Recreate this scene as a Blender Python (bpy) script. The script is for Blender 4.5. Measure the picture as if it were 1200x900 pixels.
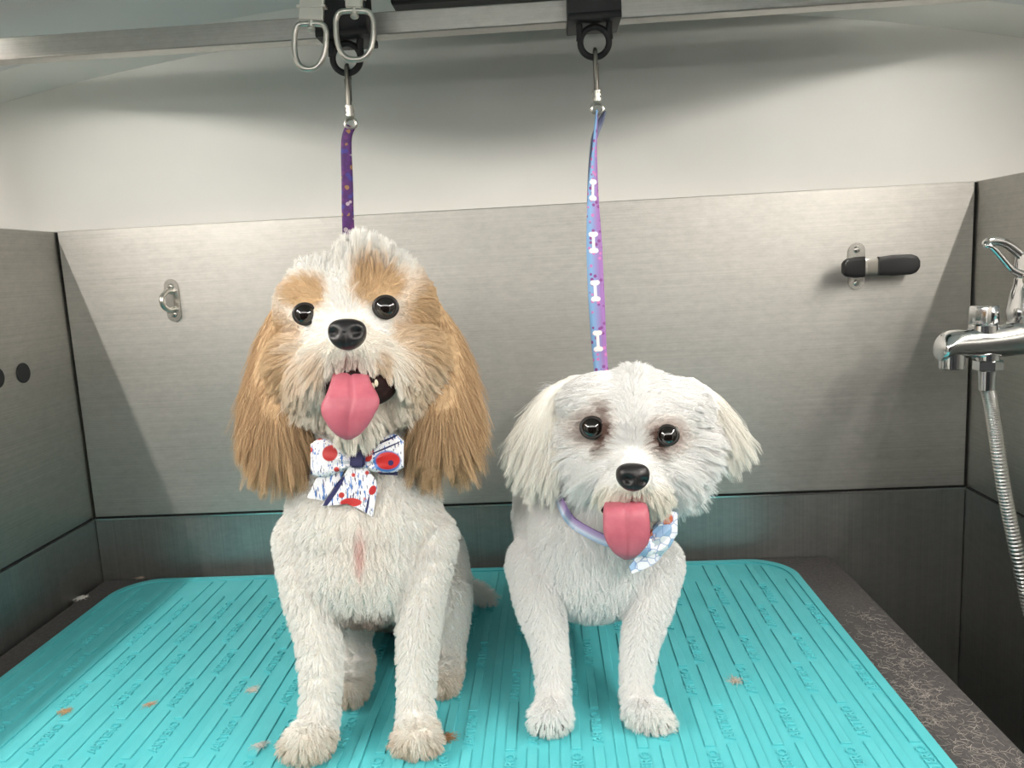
import bpy, bmesh, math, random
import numpy as np
from mathutils import Vector, Matrix
from mathutils.bvhtree import BVHTree
from mathutils.kdtree import KDTree

for o in list(bpy.data.objects):
    bpy.data.objects.remove(o)
SC = bpy.context.scene
COL = SC.collection
RNG = np.random.default_rng(7)

# ------------------------------------------------------------------ camera
FPX = 920.8
CAM = np.array([0.6512, -1.0421, 0.4153])
TILT, YAW, ROLL = 0.1503, -0.0492, -0.0514
_f = np.array([math.sin(YAW)*math.cos(TILT), math.cos(YAW)*math.cos(TILT), -math.sin(TILT)])
_r = np.array([math.cos(YAW), -math.sin(YAW), 0.0])
_u = np.cross(_r, _f)
CR = math.cos(ROLL)*_r + math.sin(ROLL)*_u
CU = -math.sin(ROLL)*_r + math.cos(ROLL)*_u
CF = _f
cam = bpy.data.cameras.new('camera')
cam.sensor_width = 36.0
cam.lens = FPX/1200*36
cam.clip_start = 0.01
camo = bpy.data.objects.new('camera', cam)
COL.objects.link(camo)
M = Matrix.Identity(4)
for i in range(3):
    M[i][0], M[i][1], M[i][2], M[i][3] = CR[i], CU[i], -CF[i], CAM[i]
camo.matrix_world = M
SC.camera = camo

# ------------------------------------------------------------------ world / exposure
w = bpy.data.worlds.new('world'); SC.world = w
w.use_nodes = True
w.node_tree.nodes['Background'].inputs[0].default_value = (0.9, 0.95, 1.0, 1)
w.node_tree.nodes['Background'].inputs[1].default_value = 0.05
vs = SC.view_settings
vs.view_transform = 'Standard'; vs.look = 'None'; vs.gamma = 1.0; vs.use_curve_mapping = False
vs.exposure = -0.15
STRIP_POWER = 430.0       # emission of the two side ceiling lamps
FRONT_POWER = 12.0        # emission of the lamps over the aisle

# ------------------------------------------------------------------ pixel helpers (photograph frame 1200x900)
def ray(x, y): return CF + CR*((x-600)/FPX) + CU*((450-y)/FPX)
def PD(x, y, d): return CAM + ray(x, y)*d                 # point at depth d along the lens axis
def PY(x, y, Y):
    v = ray(x, y); return CAM + v*((Y-CAM[1])/v[1])
def PZ(x, y, Z):
    v = ray(x, y); return CAM + v*((Z-CAM[2])/v[2])
def PX(x, y, X):
    v = ray(x, y); return CAM + v*((X-CAM[0])/v[0])
def depth(p): return float(np.dot(np.asarray(p)-CAM, CF))
def uv_of(P):
    d = P-CAM; z = d@CF
    return 600+FPX*(d@CR)/z, 450-FPX*(d@CU)/z
def lin(c):
    return tuple(((v/255+0.055)/1.055)**2.4 if v/255 > 0.04045 else v/255/12.92 for v in c)

# ------------------------------------------------------------------ materials
def mat(name, rgb=(0.8,0.8,0.8), rough=0.5, metal=0.0, spec=0.5, coat=0.0, emit=None, estr=0.0, srgb=None):
    m = bpy.data.materials.new(name); m.use_nodes = True
    b = m.node_tree.nodes['Principled BSDF']
    if srgb: rgb = lin(srgb)
    b.inputs['Base Color'].default_value = (*rgb, 1)
    b.inputs['Roughness'].default_value = rough
    b.inputs['Metallic'].default_value = metal
    b.inputs['Specular IOR Level'].default_value = spec
    b.inputs['Coat Weight'].default_value = coat
    if emit:
        b.inputs['Emission Color'].default_value = (*emit, 1)
        b.inputs['Emission Strength'].default_value = estr
    return m
def nd(m, t, **kw):
    n = m.node_tree.nodes.new(t)
    for k, v in kw.items(): setattr(n, k, v)
    return n
def lk(m, a, b): m.node_tree.links.new(a, b)
def bsdf(m): return m.node_tree.nodes['Principled BSDF']
def coords(m, scale=(1,1,1), kind='Object', rot=(0,0,0)):
    tc = nd(m, 'ShaderNodeTexCoord'); mp = nd(m, 'ShaderNodeMapping')
    mp.inputs['Scale'].default_value = scale
    mp.inputs['Rotation'].default_value = rot
    lk(m, tc.outputs[kind], mp.inputs['Vector']); return mp.outputs['Vector']
def noise(m, vec, scale, detail=4, rough=0.6):
    n = nd(m, 'ShaderNodeTexNoise'); n.inputs['Scale'].default_value = scale
    n.inputs['Detail'].default_value = detail; n.inputs['Roughness'].default_value = rough
    lk(m, vec, n.inputs['Vector']); return n.outputs['Fac']
def ramp(m, fac, stops, interp='LINEAR'):
    r = nd(m, 'ShaderNodeValToRGB'); e = r.color_ramp.elements; r.color_ramp.interpolation = interp
    while len(e) < len(stops): e.new(0.5)
    for k, (p, c) in enumerate(stops):
        e[k].position = p; e[k].color = (*c, 1) if len(c) == 3 else c
    lk(m, fac, r.inputs['Fac']); return r.outputs['Color']
def maprange(m, v, a, b, c, d):
    n = nd(m, 'ShaderNodeMapRange')
    for k, x in enumerate((a, b, c, d)): n.inputs[k+1].default_value = x
    lk(m, v, n.inputs[0]); return n.outputs[0]
def mixc(m, fac, a, b):
    n = nd(m, 'ShaderNodeMix', data_type='RGBA')
    if isinstance(fac, (int, float)): n.inputs[0].default_value = fac
    else: lk(m, fac, n.inputs[0])
    for s, v in ((6, a), (7, b)):
        if isinstance(v, tuple): n.inputs[s].default_value = (*v, 1)
        else: lk(m, v, n.inputs[s])
    return n.outputs[2]
def bump(m, h, strength, dist=0.001):
    n = nd(m, 'ShaderNodeBump'); n.inputs['Strength'].default_value = strength
    n.inputs['Distance'].default_value = dist
    lk(m, h, n.inputs['Height']); lk(m, n.outputs[0], bsdf(m).inputs['Normal'])

def steel(name, rgb, brush, r0, r1, metal=1.0):
    m = mat(name, rgb, 0.4, metal)
    v = coords(m, brush)
    fine = noise(m, v, 1.0, 2, 0.6)
    blot = noise(m, coords(m, (1,1,1)), 9.0, 5, 0.65)
    blot2 = noise(m, coords(m, (7,7,14), rot=(0.3,0.35,0.2)), 9.0, 6, 0.75)
    add = nd(m, 'ShaderNodeMath', operation='ADD'); lk(m, fine, add.inputs[0]); lk(m, blot, add.inputs[1])
    lk(m, maprange(m, add.outputs[0], 0.7, 1.3, r0, r1), bsdf(m).inputs['Roughness'])
    a2 = nd(m, 'ShaderNodeMath', operation='ADD'); lk(m, fine, a2.inputs[0]); lk(m, blot2, a2.inputs[1])
    lk(m, ramp(m, maprange(m, a2.outputs[0], 0.6, 1.4, 0, 1),
        [(0, tuple(c*0.80 for c in rgb)), (1, tuple(min(1, c*1.14) for c in rgb))]), bsdf(m).inputs['Base Color'])
    bump(m, fine, 0.12, 0.0004)
    return m
M_STEEL = steel('brushed_steel', (0.52,0.503,0.472), (3, 3, 800), 0.48, 0.58, 0.94)
M_STEEL_SIDE = steel('brushed_steel_side', (0.46,0.445,0.415), (3, 3, 800), 0.36, 0.46)
M_BASIN = steel('basin_steel', (0.42,0.42,0.405), (500, 500, 2), 0.40, 0.50)
M_RAIL = steel('rail_steel', (0.55,0.53,0.50), (3, 900, 900), 0.30, 0.42)
M_CHROME = mat('chrome', (0.80,0.80,0.80), 0.09, 1.0)
M_HOSE = mat('hose_steel', (0.60,0.60,0.58), 0.25, 1.0)
M_NICKEL = mat('nickel', (0.75,0.71,0.65), 0.28, 1.0)
M_DARKNICKEL = mat('dark_nickel', (0.28,0.26,0.23), 0.3, 1.0)
M_SCREW = mat('screw_steel', (0.62,0.60,0.56), 0.25, 1.0)
M_BLACK = mat('black_plastic', (0.008,0.008,0.010), 0.5)
M_RUBBER = mat('black_rubber', (0.005,0.005,0.006), 0.45)
M_GAP = mat('seam_sealant', (0.02,0.02,0.02), 0.8)
M_LIP = mat('polished_lip', (0.80,0.79,0.77), 0.25, 1.0)
M_WHITE = mat('white_panel', srgb=(224,223,219), rough=0.5, spec=0.3)
_b = noise(M_WHITE, coords(M_WHITE), 3.0, 4)
lk(M_WHITE, ramp(M_WHITE, _b, [(0.3, lin((219,218,213))), (0.7, lin((228,227,223)))]), bsdf(M_WHITE).inputs['Base Color'])
M_CEIL = mat('ceiling_panel', srgb=(214,217,218), rough=0.6, spec=0.3)
M_FLOOR = mat('van_floor', srgb=(70,70,68), rough=0.6)
lk(M_FLOOR, ramp(M_FLOOR, noise(M_FLOOR, coords(M_FLOOR), 40, 5), [(0.3, lin((56,56,54))), (0.7, lin((80,80,78)))]), bsdf(M_FLOOR).inputs['Base Color'])
M_DARKCAB = mat('dark_laminate', srgb=(52,54,58), rough=0.5)
M_LAMP = mat('lamp_diffuser', (1,1,1), 0.5, emit=(1.0,0.94,0.865), estr=STRIP_POWER)
M_LAMPF = mat('lamp_diffuser_aisle', (1,1,1), 0.5, emit=(1.0,0.965,0.91), estr=FRONT_POWER)

M_SLAB = mat('slab_rubber', srgb=(74,72,72), rough=0.75, spec=0.3)
_n = noise(M_SLAB, coords(M_SLAB), 260, 6, 0.8)
_n2 = noise(M_SLAB, coords(M_SLAB), 18, 4, 0.7)
_c = mixc(M_SLAB, maprange(M_SLAB, _n, 0.35, 0.75, 0, 1), lin((60,58,58)), lin((104,101,100)))
lk(M_SLAB, mixc(M_SLAB, maprange(M_SLAB, _n2, 0.3, 0.8, 0, 0.5), _c, lin((88,84,84))), bsdf(M_SLAB).inputs['Base Color'])
bump(M_SLAB, _n, 0.5, 0.001)

M_MAT = mat('teal_rubber', srgb=(86,188,196), rough=0.55, spec=0.35)
_n = noise(M_MAT, coords(M_MAT), 14, 4, 0.6)
lk(M_MAT, ramp(M_MAT, _n, [(0.3, lin((80,184,192))), (0.7, lin((94,194,201)))]), bsdf(M_MAT).inputs['Base Color'])
bump(M_MAT, noise(M_MAT, coords(M_MAT), 900, 2), 0.25, 0.0004)

def attr_mat(name, rough, fur=False):
    m = mat(name, (1,1,1), rough, spec=0.25 if fur else 0.3)
    a = nd(m, 'ShaderNodeAttribute'); a.attribute_name = 'coat'
    lk(m, a.outputs['Color'], bsdf(m).inputs['Base Color'])
    return m
M_SKIN = attr_mat('dog_skin', 0.85)
M_FUR = attr_mat('dog_fur', 0.6, True)
M_EYE = mat('dog_eye', (0.006,0.004,0.003), 0.04, coat=1.0)
M_RIM = mat('eyelid', (0.012,0.009,0.008), 0.4)
M_NOSE = mat('nose_leather', (0.012,0.011,0.012), 0.38)
bump(M_NOSE, noise(M_NOSE, coords(M_NOSE), 900, 3), 0.35, 0.0006)
M_MOUTH = mat('mouth_lining', (0.022,0.009,0.008), 0.7, spec=0.2)
M_TOOTH = mat('tooth', srgb=(225,215,190), rough=0.3)
M_TONGUE = mat('tongue_flesh', srgb=(196,108,124), rough=0.42, spec=0.4)
_n = noise(M_TONGUE, coords(M_TONGUE), 60, 5)
lk(M_TONGUE, ramp(M_TONGUE, _n, [(0.3, lin((178,92,108))), (0.7, lin((196,110,124)))]), bsdf(M_TONGUE).inputs['Base Color'])
bump(M_TONGUE, noise(M_TONGUE, coords(M_TONGUE), 1500, 2), 0.3, 0.0005)
bsdf(M_TONGUE).inputs['Subsurface Weight'].default_value = 0.15
bsdf(M_TONGUE).inputs['Subsurface Radius'].default_value = (0.004, 0.0015, 0.001)
M_CLAW = mat('claw', srgb=(70,58,50), rough=0.4)
M_NAVY = mat('navy_ribbon', srgb=(34,34,78), rough=0.55)
bump(M_NAVY, noise(M_NAVY, coords(M_NAVY, (300,300,2500)), 1.0, 2), 0.4, 0.0004)

# ------------------------------------------------------------------ builders
def tag(o, label=None, cat=None, group=None, kind=None):
    for k, v in (('label', label), ('category', cat), ('group', group), ('kind', kind)):
        if v: o[k] = v
    return o
def thing(name, loc, label, cat, group=None):
    o = bpy.data.objects.new(name, None); COL.objects.link(o)
    o.location = tuple(float(c) for c in loc); o.empty_display_size = 0.02
    return tag(o, label, cat, group)
def wloc(o):
    p = np.zeros(3)
    while o is not None:
        p += np.array(o.location); o = o.parent
    return p
def add_obj(name, me, m, parent=None):
    o = bpy.data.objects.new(name, me); COL.objects.link(o)
    if m is not None and not me.materials: me.materials.append(m)
    if parent is not None: o.parent = parent
    return o
def from_bm(name, bm, m, parent=None, smooth=False, origin=None):
    """bmesh in world coordinates -> object; origin defaults to the parent's place"""
    off = wloc(parent) if parent is not None else (np.zeros(3) if origin is None else np.asarray(origin, float))
    bmesh.ops.recalc_face_normals(bm, faces=bm.faces)
    me = bpy.data.meshes.new(name); 
    if np.any(off): bmesh.ops.translate(bm, verts=bm.verts, vec=Vector(-off))
    bm.to_mesh(me); bm.free()
    if smooth:
        me.polygons.foreach_set('use_smooth', [True]*len(me.polygons))
        if smooth != 'all': me.set_sharp_from_angle(angle=math.radians(35))
    o = add_obj(name, me, m, parent)
    if parent is None and origin is not None: o.location = tuple(off)
    return o
def b_box(bm, lo, hi, bev=0.0, seg=2):
    r = bmesh.ops.create_cube(bm, size=1.0)
    vs_ = r['verts']; lo = Vector(lo); hi = Vector(hi)
    for v in vs_:
        v.co = Vector((lo[i] + (v.co[i]+0.5)*(hi[i]-lo[i]) for i in range(3)))
    if bev:
        es = list({e for v in vs_ for e in v.link_edges})
        bmesh.ops.bevel(bm, geom=es, offset=bev, segments=seg, profile=0.5, affect='EDGES')
def box(name, lo, hi, m, parent=None, bev=0.0, origin=None):
    bm = bmesh.new(); b_box(bm, lo, hi, bev)
    return from_bm(name, bm, m, parent, smooth=False, origin=origin)
def b_ball(bm, c, r, sub=3, rot=None):
    q = bmesh.ops.create_icosphere(bm, subdivisions=sub, radius=1.0)
    R = np.diag([r]*3) if np.isscalar(r) else np.diag(r)
    if rot is not None: R = np.asarray(rot) @ R
    for v in q['verts']: v.co = Vector(R @ np.array(v.co) + np.asarray(c))
    return q['verts']
def frames(path):
    P = np.asarray(path, float); n = len(P)
    T = np.zeros_like(P); T[1:-1] = P[2:]-P[:-2]; T[0] = P[1]-P[0]; T[-1] = P[-1]-P[-2]
    T /= np.linalg.norm(T, axis=1)[:, None]
    up = np.array([0,0,1.0]) if abs(T[0][2]) < 0.9 else np.array([1.0,0,0])
    A = np.cross(up, T[0]); A /= np.linalg.norm(A)
    out = []
    for k in range(n):
        A = A - T[k]*np.dot(A, T[k]); A /= np.linalg.norm(A)
        out.append((A.copy(), np.cross(T[k], A)))
    return P, T, out
def b_tube(bm, path, rad, n=12, cap=True, closed=False, flat=1.0):
    """swept round section; rad scalar or per point; flat squeezes the second axis"""
    P, T, F = frames(path)
    if closed:
        T = np.roll(P, -1, 0)-np.roll(P, 1, 0); T /= np.linalg.norm(T, axis=1)[:, None]
        nrm = np.cross(P[0]-P.mean(0), P[1]-P.mean(0)); nrm /= np.linalg.norm(nrm)
        F = [(nrm, np.cross(T[k], nrm)) for k in range(len(P))]
    rad = np.broadcast_to(rad, (len(P),))
    rings = []
    for k in range(len(P)):
        A, B = F[k]; rg = []
        for j in range(n):
            a = 2*math.pi*j/n
            rg.append(bm.verts.new(Vector(P[k] + rad[k]*(A*math.cos(a) + flat*B*math.sin(a)))))
        rings.append(rg)
    m = len(rings)
    for k in range(m if closed else m-1):
        a, b = rings[k], rings[(k+1) % m]
        for j in range(n): bm.faces.new((a[j], a[(j+1)%n], b[(j+1)%n], b[j]))
    if cap and not closed:
        bm.faces.new(rings[0][::-1]); bm.faces.new(rings[-1])
def smooth_path(pts, n):
    P = np.asarray(pts, float); k = len(P); out = []
    for t in np.linspace(0, k-1, n):
        i = min(int(t), k-2); u = t-i
        p0, p1, p2, p3 = P[max(i-1,0)], P[i], P[i+1], P[min(i+2,k-1)]
        out.append(0.5*((2*p1)+(-p0+p2)*u+(2*p0-5*p1+4*p2-p3)*u*u+(-p0+3*p1-3*p2+p3)*u**3))
    return np.array(out)
def b_prism(bm, outline, a, b):
    """outline: list of 3D points; extruded by vector b-a"""
    d = Vector(np.asarray(b, float)-np.asarray(a, float))
    v0 = [bm.verts.new(Vector(p)) for p in outline]; v1 = [bm.verts.new(Vector(p)+d) for p in outline]
    bm.faces.new(v0); bm.faces.new(v1[::-1]); n = len(v0)
    for i in range(n): bm.faces.new((v0[i], v0[(i+1)%n], v1[(i+1)%n], v1[i]))
def b_cyl(bm, a, b, ra, rb=None, n=24, chamfer=0.0):
    a = np.asarray(a, float); b = np.asarray(b, float); rb = ra if rb is None else rb
    if chamfer:
        d = (b-a)/np.linalg.norm(b-a)
        b_tube(bm, [a, a+d*chamfer, b-d*chamfer, b], [ra-chamfer, ra, rb, rb-chamfer], n)
    else: b_tube(bm, [a, b], [ra, rb], n)
def rrect(x0, y0, x1, y1, r, n=8):
    out = []
    for cx, cy, a0 in ((x1-r, y1-r, 0), (x0+r, y1-r, 90), (x0+r, y0+r, 180), (x1-r, y0+r, 270)):
        for k in range(n+1):
            a = math.radians(a0+90*k/n); out.append((cx+r*math.cos(a), cy+r*math.sin(a)))
    return out

# ------------------------------------------------------------------ the setting: van interior round the tub
W, ZT, ZS = 1.2, 0.490, 0.0904           # tub width, panel top, seam height above the slab
FLOOR_Z, BACK_Y = -0.95, -1.75
def arch(x): return 0.7297 - 0.153*(x-0.6)**2
def struct(o): o['kind'] = 'structure'; return o
XL, XR = -0.55, 1.75
XS = np.linspace(XL, XR, 33)
bm = bmesh.new()                          # white wall behind the tub, arched top
b_prism(bm, [(x, 0.02, arch(x)) for x in XS] + [(XR, 0.02, FLOOR_Z), (XL, 0.02, FLOOR_Z)], (0,0,0), (0,0.05,0))
struct(from_bm('wall_back', bm, M_WHITE))
bm = bmesh.new()                          # cove strip and arched ceiling
def loft(bm, rows):
    vr = [[bm.verts.new(Vector(p)) for p in row] for row in rows]
    for a, b in zip(vr[:-1], vr[1:]):
        for i in range(len(a)-1): bm.faces.new((a[i], a[i+1], b[i+1], b[i]))
loft(bm, [[(x, 0.0198, arch(x)) for x in XS], [(x, -0.028, arch(x)+0.020) for x in XS]])
o = from_bm('trim_1', bm, M_WHITE); struct(o)
bm = bmesh.new()
loft(bm, [[(x, -0.028, arch(x)+0.020) for x in XS], [(x, BACK_Y, arch(x)+0.020) for x in XS],
          [(x, BACK_Y, arch(x)+0.06) for x in XS], [(x, -0.028, arch(x)+0.06) for x in XS]])
struct(from_bm('ceiling', bm, M_CEIL))
struct(box('wall_left', (XL-0.05, BACK_Y, FLOOR_Z), (XL, 0.02, arch(XL)+0.05), M_WHITE))
struct(box('wall_right', (XR, BACK_Y, FLOOR_Z), (XR+0.05, 0.02, arch(XR)+0.05), M_WHITE))
struct(box('wall_front', (XL, BACK_Y-0.05, FLOOR_Z), (XR, BACK_Y, 0.79), M_DARKCAB))
struct(box('floor', (XL, BACK_Y, FLOOR_Z-0.05), (XR, 0.02, FLOOR_Z), M_FLOOR))

# ------------------------------------------------------------------ ceiling lamps
def strip_lamp(name, x, y0, y1, inner, label):
    z = arch(x)+0.020
    t = thing(name, (x, y1, z), label, 'lamp', 'strip lamps along the ceiling')
    s = inner
    bm = bmesh.new()
    b_box(bm, (x-0.022, y0, z-0.012), (x+0.022, y1, z+0.004), 0.002)
    xi = x+s*0.055
    b_box(bm, (min(x+s*0.02, xi), y0, z-0.006), (max(x+s*0.02, xi), y1, z+0.004), 0.001)
    b_box(bm, (xi-0.003, y0, z-0.0240), (xi+0.003, y1, z+0.002), 0.001)
    from_bm('housing', bm, M_WHITE, t, True)
    box('diffuser', (x-0.002, y0+0.004, z-0.0175), (x+0.002, y1-0.004, z-0.0125), M_LAMP, t)
strip_lamp('ceiling_lamp', -0.055, -1.45, -0.30, 1, 'long white strip lamp on the ceiling beside the left tub panel')
strip_lamp('ceiling_lamp', 1.262, -1.45, -0.30, -1, 'long white strip lamp on the ceiling beside the right tub panel')
for y, lab in ((-1.12, 'strip lamp across the ceiling in front of the tub'), (-1.40, 'strip lamp across the ceiling by the far wall')):
    zc = arch(0.2)+0.020
    t = thing('aisle_lamp', (0.6, y, zc), lab, 'lamp')
    bm = bmesh.new()
    b_box(bm, (0.12, y-0.03, zc-0.006), (1.08, y+0.03, zc+0.008), 0.002)
    from_bm('housing', bm, M_WHITE, t, True)
    box('diffuser', (0.13, y-0.016, zc-0.085), (1.07, y+0.016, zc-0.055), M_LAMPF, t)
    for x in (0.2, 1.0): box('hanger', (x-0.006, y-0.004, zc-0.054), (x+0.006, y+0.004, zc-0.005), M_WHITE, t)

# far side of the aisle: unseen dark cabinets added to reflect in the steel
for x0, x1, lab in ((-0.05, 0.50, 'unseen dark cabinet across the aisle, added for its reflection, left one'), (0.95, 1.45, 'unseen dark cabinet across the aisle, added for its reflection, right one')):
    t = thing('added_cabinet', ((x0+x1)/2, -1.6, FLOOR_Z), lab, 'cabinet', 'added cabinets across the aisle')
    box('body', (x0, BACK_Y+0.002, FLOOR_Z), (x1, -1.52, 0.52), M_DARKCAB, t, 0.004)
    for a, b in ((x0+0.006, (x0+x1)/2-0.002), ((x0+x1)/2+0.002, x1-0.006)):
        d = box('door', (a, -1.519, FLOOR_Z+0.08), (b, -1.501, 0.51), M_DARKCAB, t, 0.003)
        hx = b-0.03 if a < (x0+x1)/2-0.1 else a+0.03
        box('handle', (hx-0.005, -1.5005, -0.25), (hx+0.005, -1.485, -0.10), M_NICKEL, d, 0.002)

# ------------------------------------------------------------------ grooming tub
tub = thing('grooming_tub', (0.6, -0.35, FLOOR_Z), 'brushed stainless steel grooming tub with tall splash panels around the teal mat', 'tub')
TF = -0.78                                   # front edge of the tub
box('back_panel', (0.0025, 0.0, ZS+0.003), (W-0.0025, 0.018, ZT), M_STEEL, tub, 0.0012)
box('side_panel', (-0.02, TF, ZS+0.003), (0.0, 0.018, ZT), M_STEEL_SIDE, tub, 0.0012)
box('side_panel', (W, TF, ZS+0.003), (W+0.02, 0.018, ZT), M_STEEL_SIDE, tub, 0.0012)
BZ = -0.33
box('basin_wall', (0.0, 0.003, BZ), (W, 0.018, ZS-0.002), M_BASIN, tub)
box('basin_wall', (-0.018, TF, BZ), (-0.001, 0.018, ZS-0.002), M_BASIN, tub)
box('basin_wall', (W+0.001, TF, BZ), (W+0.018, 0.018, ZS-0.002), M_BASIN, tub)
box('basin_wall', (0.0, TF-0.015, BZ), (W, TF, -0.06), M_BASIN, tub)
box('basin_floor', (0.0, TF, BZ-0.01), (W, 0.018, BZ), M_BASIN, tub)
# folded bright lip under the dark seam of each panel
box('lip', (0.0, 0.0005, ZS-0.0022), (W, 0.004, ZS+0.0002), M_LIP, tub)
box('lip', (-0.003, TF, ZS-0.0022), (0.0006, 0.0, ZS-0.0004), M_BASIN, tub)
box('lip', (W-0.0006, TF, ZS-0.0022), (W+0.003, 0.0, ZS-0.0004), M_BASIN, tub)
box('sealant', (0.0, 0.005, ZS), (W, 0.012, ZS+0.004), M_GAP, tub)
box('sealant', (-0.012, TF, ZS-0.001), (-0.003, 0.0, ZS+0.004), M_GAP, tub)
box('sealant', (W+0.003, TF, ZS-0.001), (W+0.012, 0.0, ZS+0.004), M_GAP, tub)
for x in (0.0, W): box('sealant', (x-0.0025, 0.0035, ZS), (x+0.0025, 0.015, ZT-0.001), M_GAP, tub)
for x in (0.08, 1.12):
    for y in (-0.08, TF+0.08):
        bm = bmesh.new(); b_cyl(bm, (x, y, FLOOR_Z), (x, y, BZ-0.01), 0.02, n=16); from_bm('leg', bm, M_CHROME, tub, True)
for p, q in (((27, 437), 0.0125), ((-4, 443), 0.0125)):
    c = PX(*p, 0.0)
    bm = bmesh.new(); b_cyl(bm, (-0.004, c[1], c[2]), (0.0014, c[1], c[2]), q, n=32, chamfer=0.0006)
    tag(from_bm('hole_plug', bm, M_BLACK, tub, True), 'round black plug in the left steel panel')

# ------------------------------------------------------------------ slab (table board) and mat
SX1 = 1.0233
slab = thing('table_board', (0.51, -0.35, -0.03), 'dark grey speckled table board lying in the tub under the teal mat', 'table board')
bm = bmesh.new(); ol = rrect(0.006, TF+0.06, SX1, 0.0, 0.012)
b_prism(bm, [(x, y, -0.028) for x, y in ol], (0,0,0), (0,0,0.028))
from_bm('board', bm, M_SLAB, slab)
for x in (0.10, 0.92):
    for y in (-0.1, TF+0.14):
        bm = bmesh.new(); b_cyl(bm, (x, y, BZ), (x, y, -0.028), 0.018, n=12); from_bm('support_leg', bm, M_CHROME, slab, True)

MX0, MX1, MY0, MY1, MZ = 0.057, 0.954, -0.60, -0.030, 0.0100
RIB = 0.0017
rubber_mat = thing('grooming_mat', ((MX0+MX1)/2, (MY0+MY1)/2, 0.0), 'teal ribbed rubber mat with raised lettering and rounded corners', 'mat')
MO = wloc(rubber_mat)
bm = bmesh.new(); ol = rrect(MX0, MY0, MX1, MY1, 0.055, 14)
b_prism(bm, [(x, y, 0.0003) for x, y in ol], (0,0,0), (0,0,MZ))
from_bm('mat_base', bm, M_MAT, rubber_mat)
ZR = 0.0003+MZ
bm = bmesh.new()                              # raised rim
oi = rrect(MX0+0.0095, MY0+0.0095, MX1-0.0095, MY1-0.0095, 0.0465, 14)
v = [[bm.verts.new((x, y, z)) for x, y in l] for l, z in ((ol, ZR-0.0005), (ol, ZR+RIB*0.9), (oi, ZR+RIB*0.9), (oi, ZR-0.0005))]
n = len(ol)
for a, b in zip(v, v[1:]+v[:1]):
    for i in range(n): bm.faces.new((a[i], a[(i+1)%n], b[(i+1)%n], b[i]))
from_bm('rim', bm, M_MAT, rubber_mat)
def rib_mesh(L, wd):
    bm = bmesh.new(); b_box(bm, (0, -L, -0.0004), (wd, 0, RIB), 0.0)
    up = [e for e in bm.edges if all(v.co.z > RIB*0.5 for v in e.verts)]
    bmesh.ops.bevel(bm, geom=up, offset=0.0004, segments=1, affect='EDGES')
    me = bpy.data.meshes.new('rib'); bm.to_mesh(me); bm.free(); me.materials.append(M_MAT); return me
PITCH, RW = 0.01852, 0.0085
DASH, TEXTL, GAP = 0.074, 0.046, 0.006
PER = DASH+TEXTL+2*GAP
fc = bpy.data.curves.new('lettering', 'FONT'); fc.body = 'ARTERO'; fc.extrude = 0.0; fc.size = 0.0135
fc.resolution_u = 2
to = bpy.data.objects.new('tmp', fc); COL.objects.link(to)
bpy.context.view_layer.update()
tm = bpy.data.meshes.new_from_object(to.evaluated_get(bpy.context.evaluated_depsgraph_get()))
bpy.data.objects.remove(to)
bm = bmesh.new(); bm.from_mesh(tm)
xs = [v.co.x for v in bm.verts]; ys = [v.co.y for v in bm.verts]
sx = TEXTL/(max(xs)-min(xs)); sy = 0.0088/(max(ys)-min(ys)); mx, my = min(xs), min(ys)
for vv in bm.verts:                           # letters run away from the viewer, tops to the left
    a, b = (vv.co.x-mx)*sx, (vv.co.y-my)*sy
    vv.co = Vector((0.0088-b, a-TEXTL, 0.0))
ex = bmesh.ops.extrude_face_region(bm, geom=list(bm.faces))
for g in ex['geom']:
    if isinstance(g, bmesh.types.BMVert): g.co.z += RIB*1.1
bmesh.ops.recalc_face_normals(bm, faces=bm.faces)
TXT = bpy.data.meshes.new('raised_lettering'); bm.to_mesh(TXT); bm.free(); TXT.materials.append(M_MAT)
meshes = {}
def put_rib(x, yb, yf):
    L = round(yb-yf, 4)
    if L < 0.004: return
    if L not in meshes: meshes[L] = rib_mesh(L, RW)
    o = add_obj('rib', meshes[L], None, rubber_mat)
    o.location = (x-MO[0], yb-MO[1], ZR-MO[2])
k0 = -8
for k in range(k0, 60):
    x = 0.1925 + k*PITCH
    if x < MX0+0.012 or x+RW > MX1-0.012: continue
    inset = max(0.0, 0.055 - min(x-MX0, MX1-x-RW))
    yb = MY1-0.016 - (0.055-math.sqrt(max(0, 0.055**2-inset**2)) if inset > 0 else 0)
    yf = MY0+0.016 + (0.055-math.sqrt(max(0, 0.055**2-inset**2)) if inset > 0 else 0)
    if k % 3 == 0: put_rib(x, yb, yf); continue
    ph = -0.229 if k % 3 == 1 else -0.3005
    s = ph + PER*4
    while s > yf:
        a, b = min(s, yb), max(s-DASH, yf)
        if a-b > 0.006: put_rib(x, a, b)
        ty = s-DASH-GAP
        if ty < yb and ty-TEXTL > yf:
            o = add_obj('raised_lettering', TXT, None, rubber_mat)
            o.location = (x-MO[0], ty-MO[1], ZR-0.0002-MO[2])
        s -= PER
MTOP = ZR+RIB

# ------------------------------------------------------------------ overhead rail, holders, clips
RY = -0.20
rail = box('overhead_rail', (XL+0.001, RY, 0.6545), (XR-0.001, RY+0.022, 0.6765), M_RAIL, None, 0.0012, origin=(0.6, RY+0.011, 0.6545))
tag(rail, 'square brushed steel rail running overhead across the tub', 'rail')
ob = thing('overhead_box', (0.86, -0.09, 0.70), 'black box under the ceiling behind the overhead rail', 'box')
box('body', (0.50, -0.165, 0.694), (1.06, -0.035, 0.7275), M_BLACK, ob, 0.003)

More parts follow.
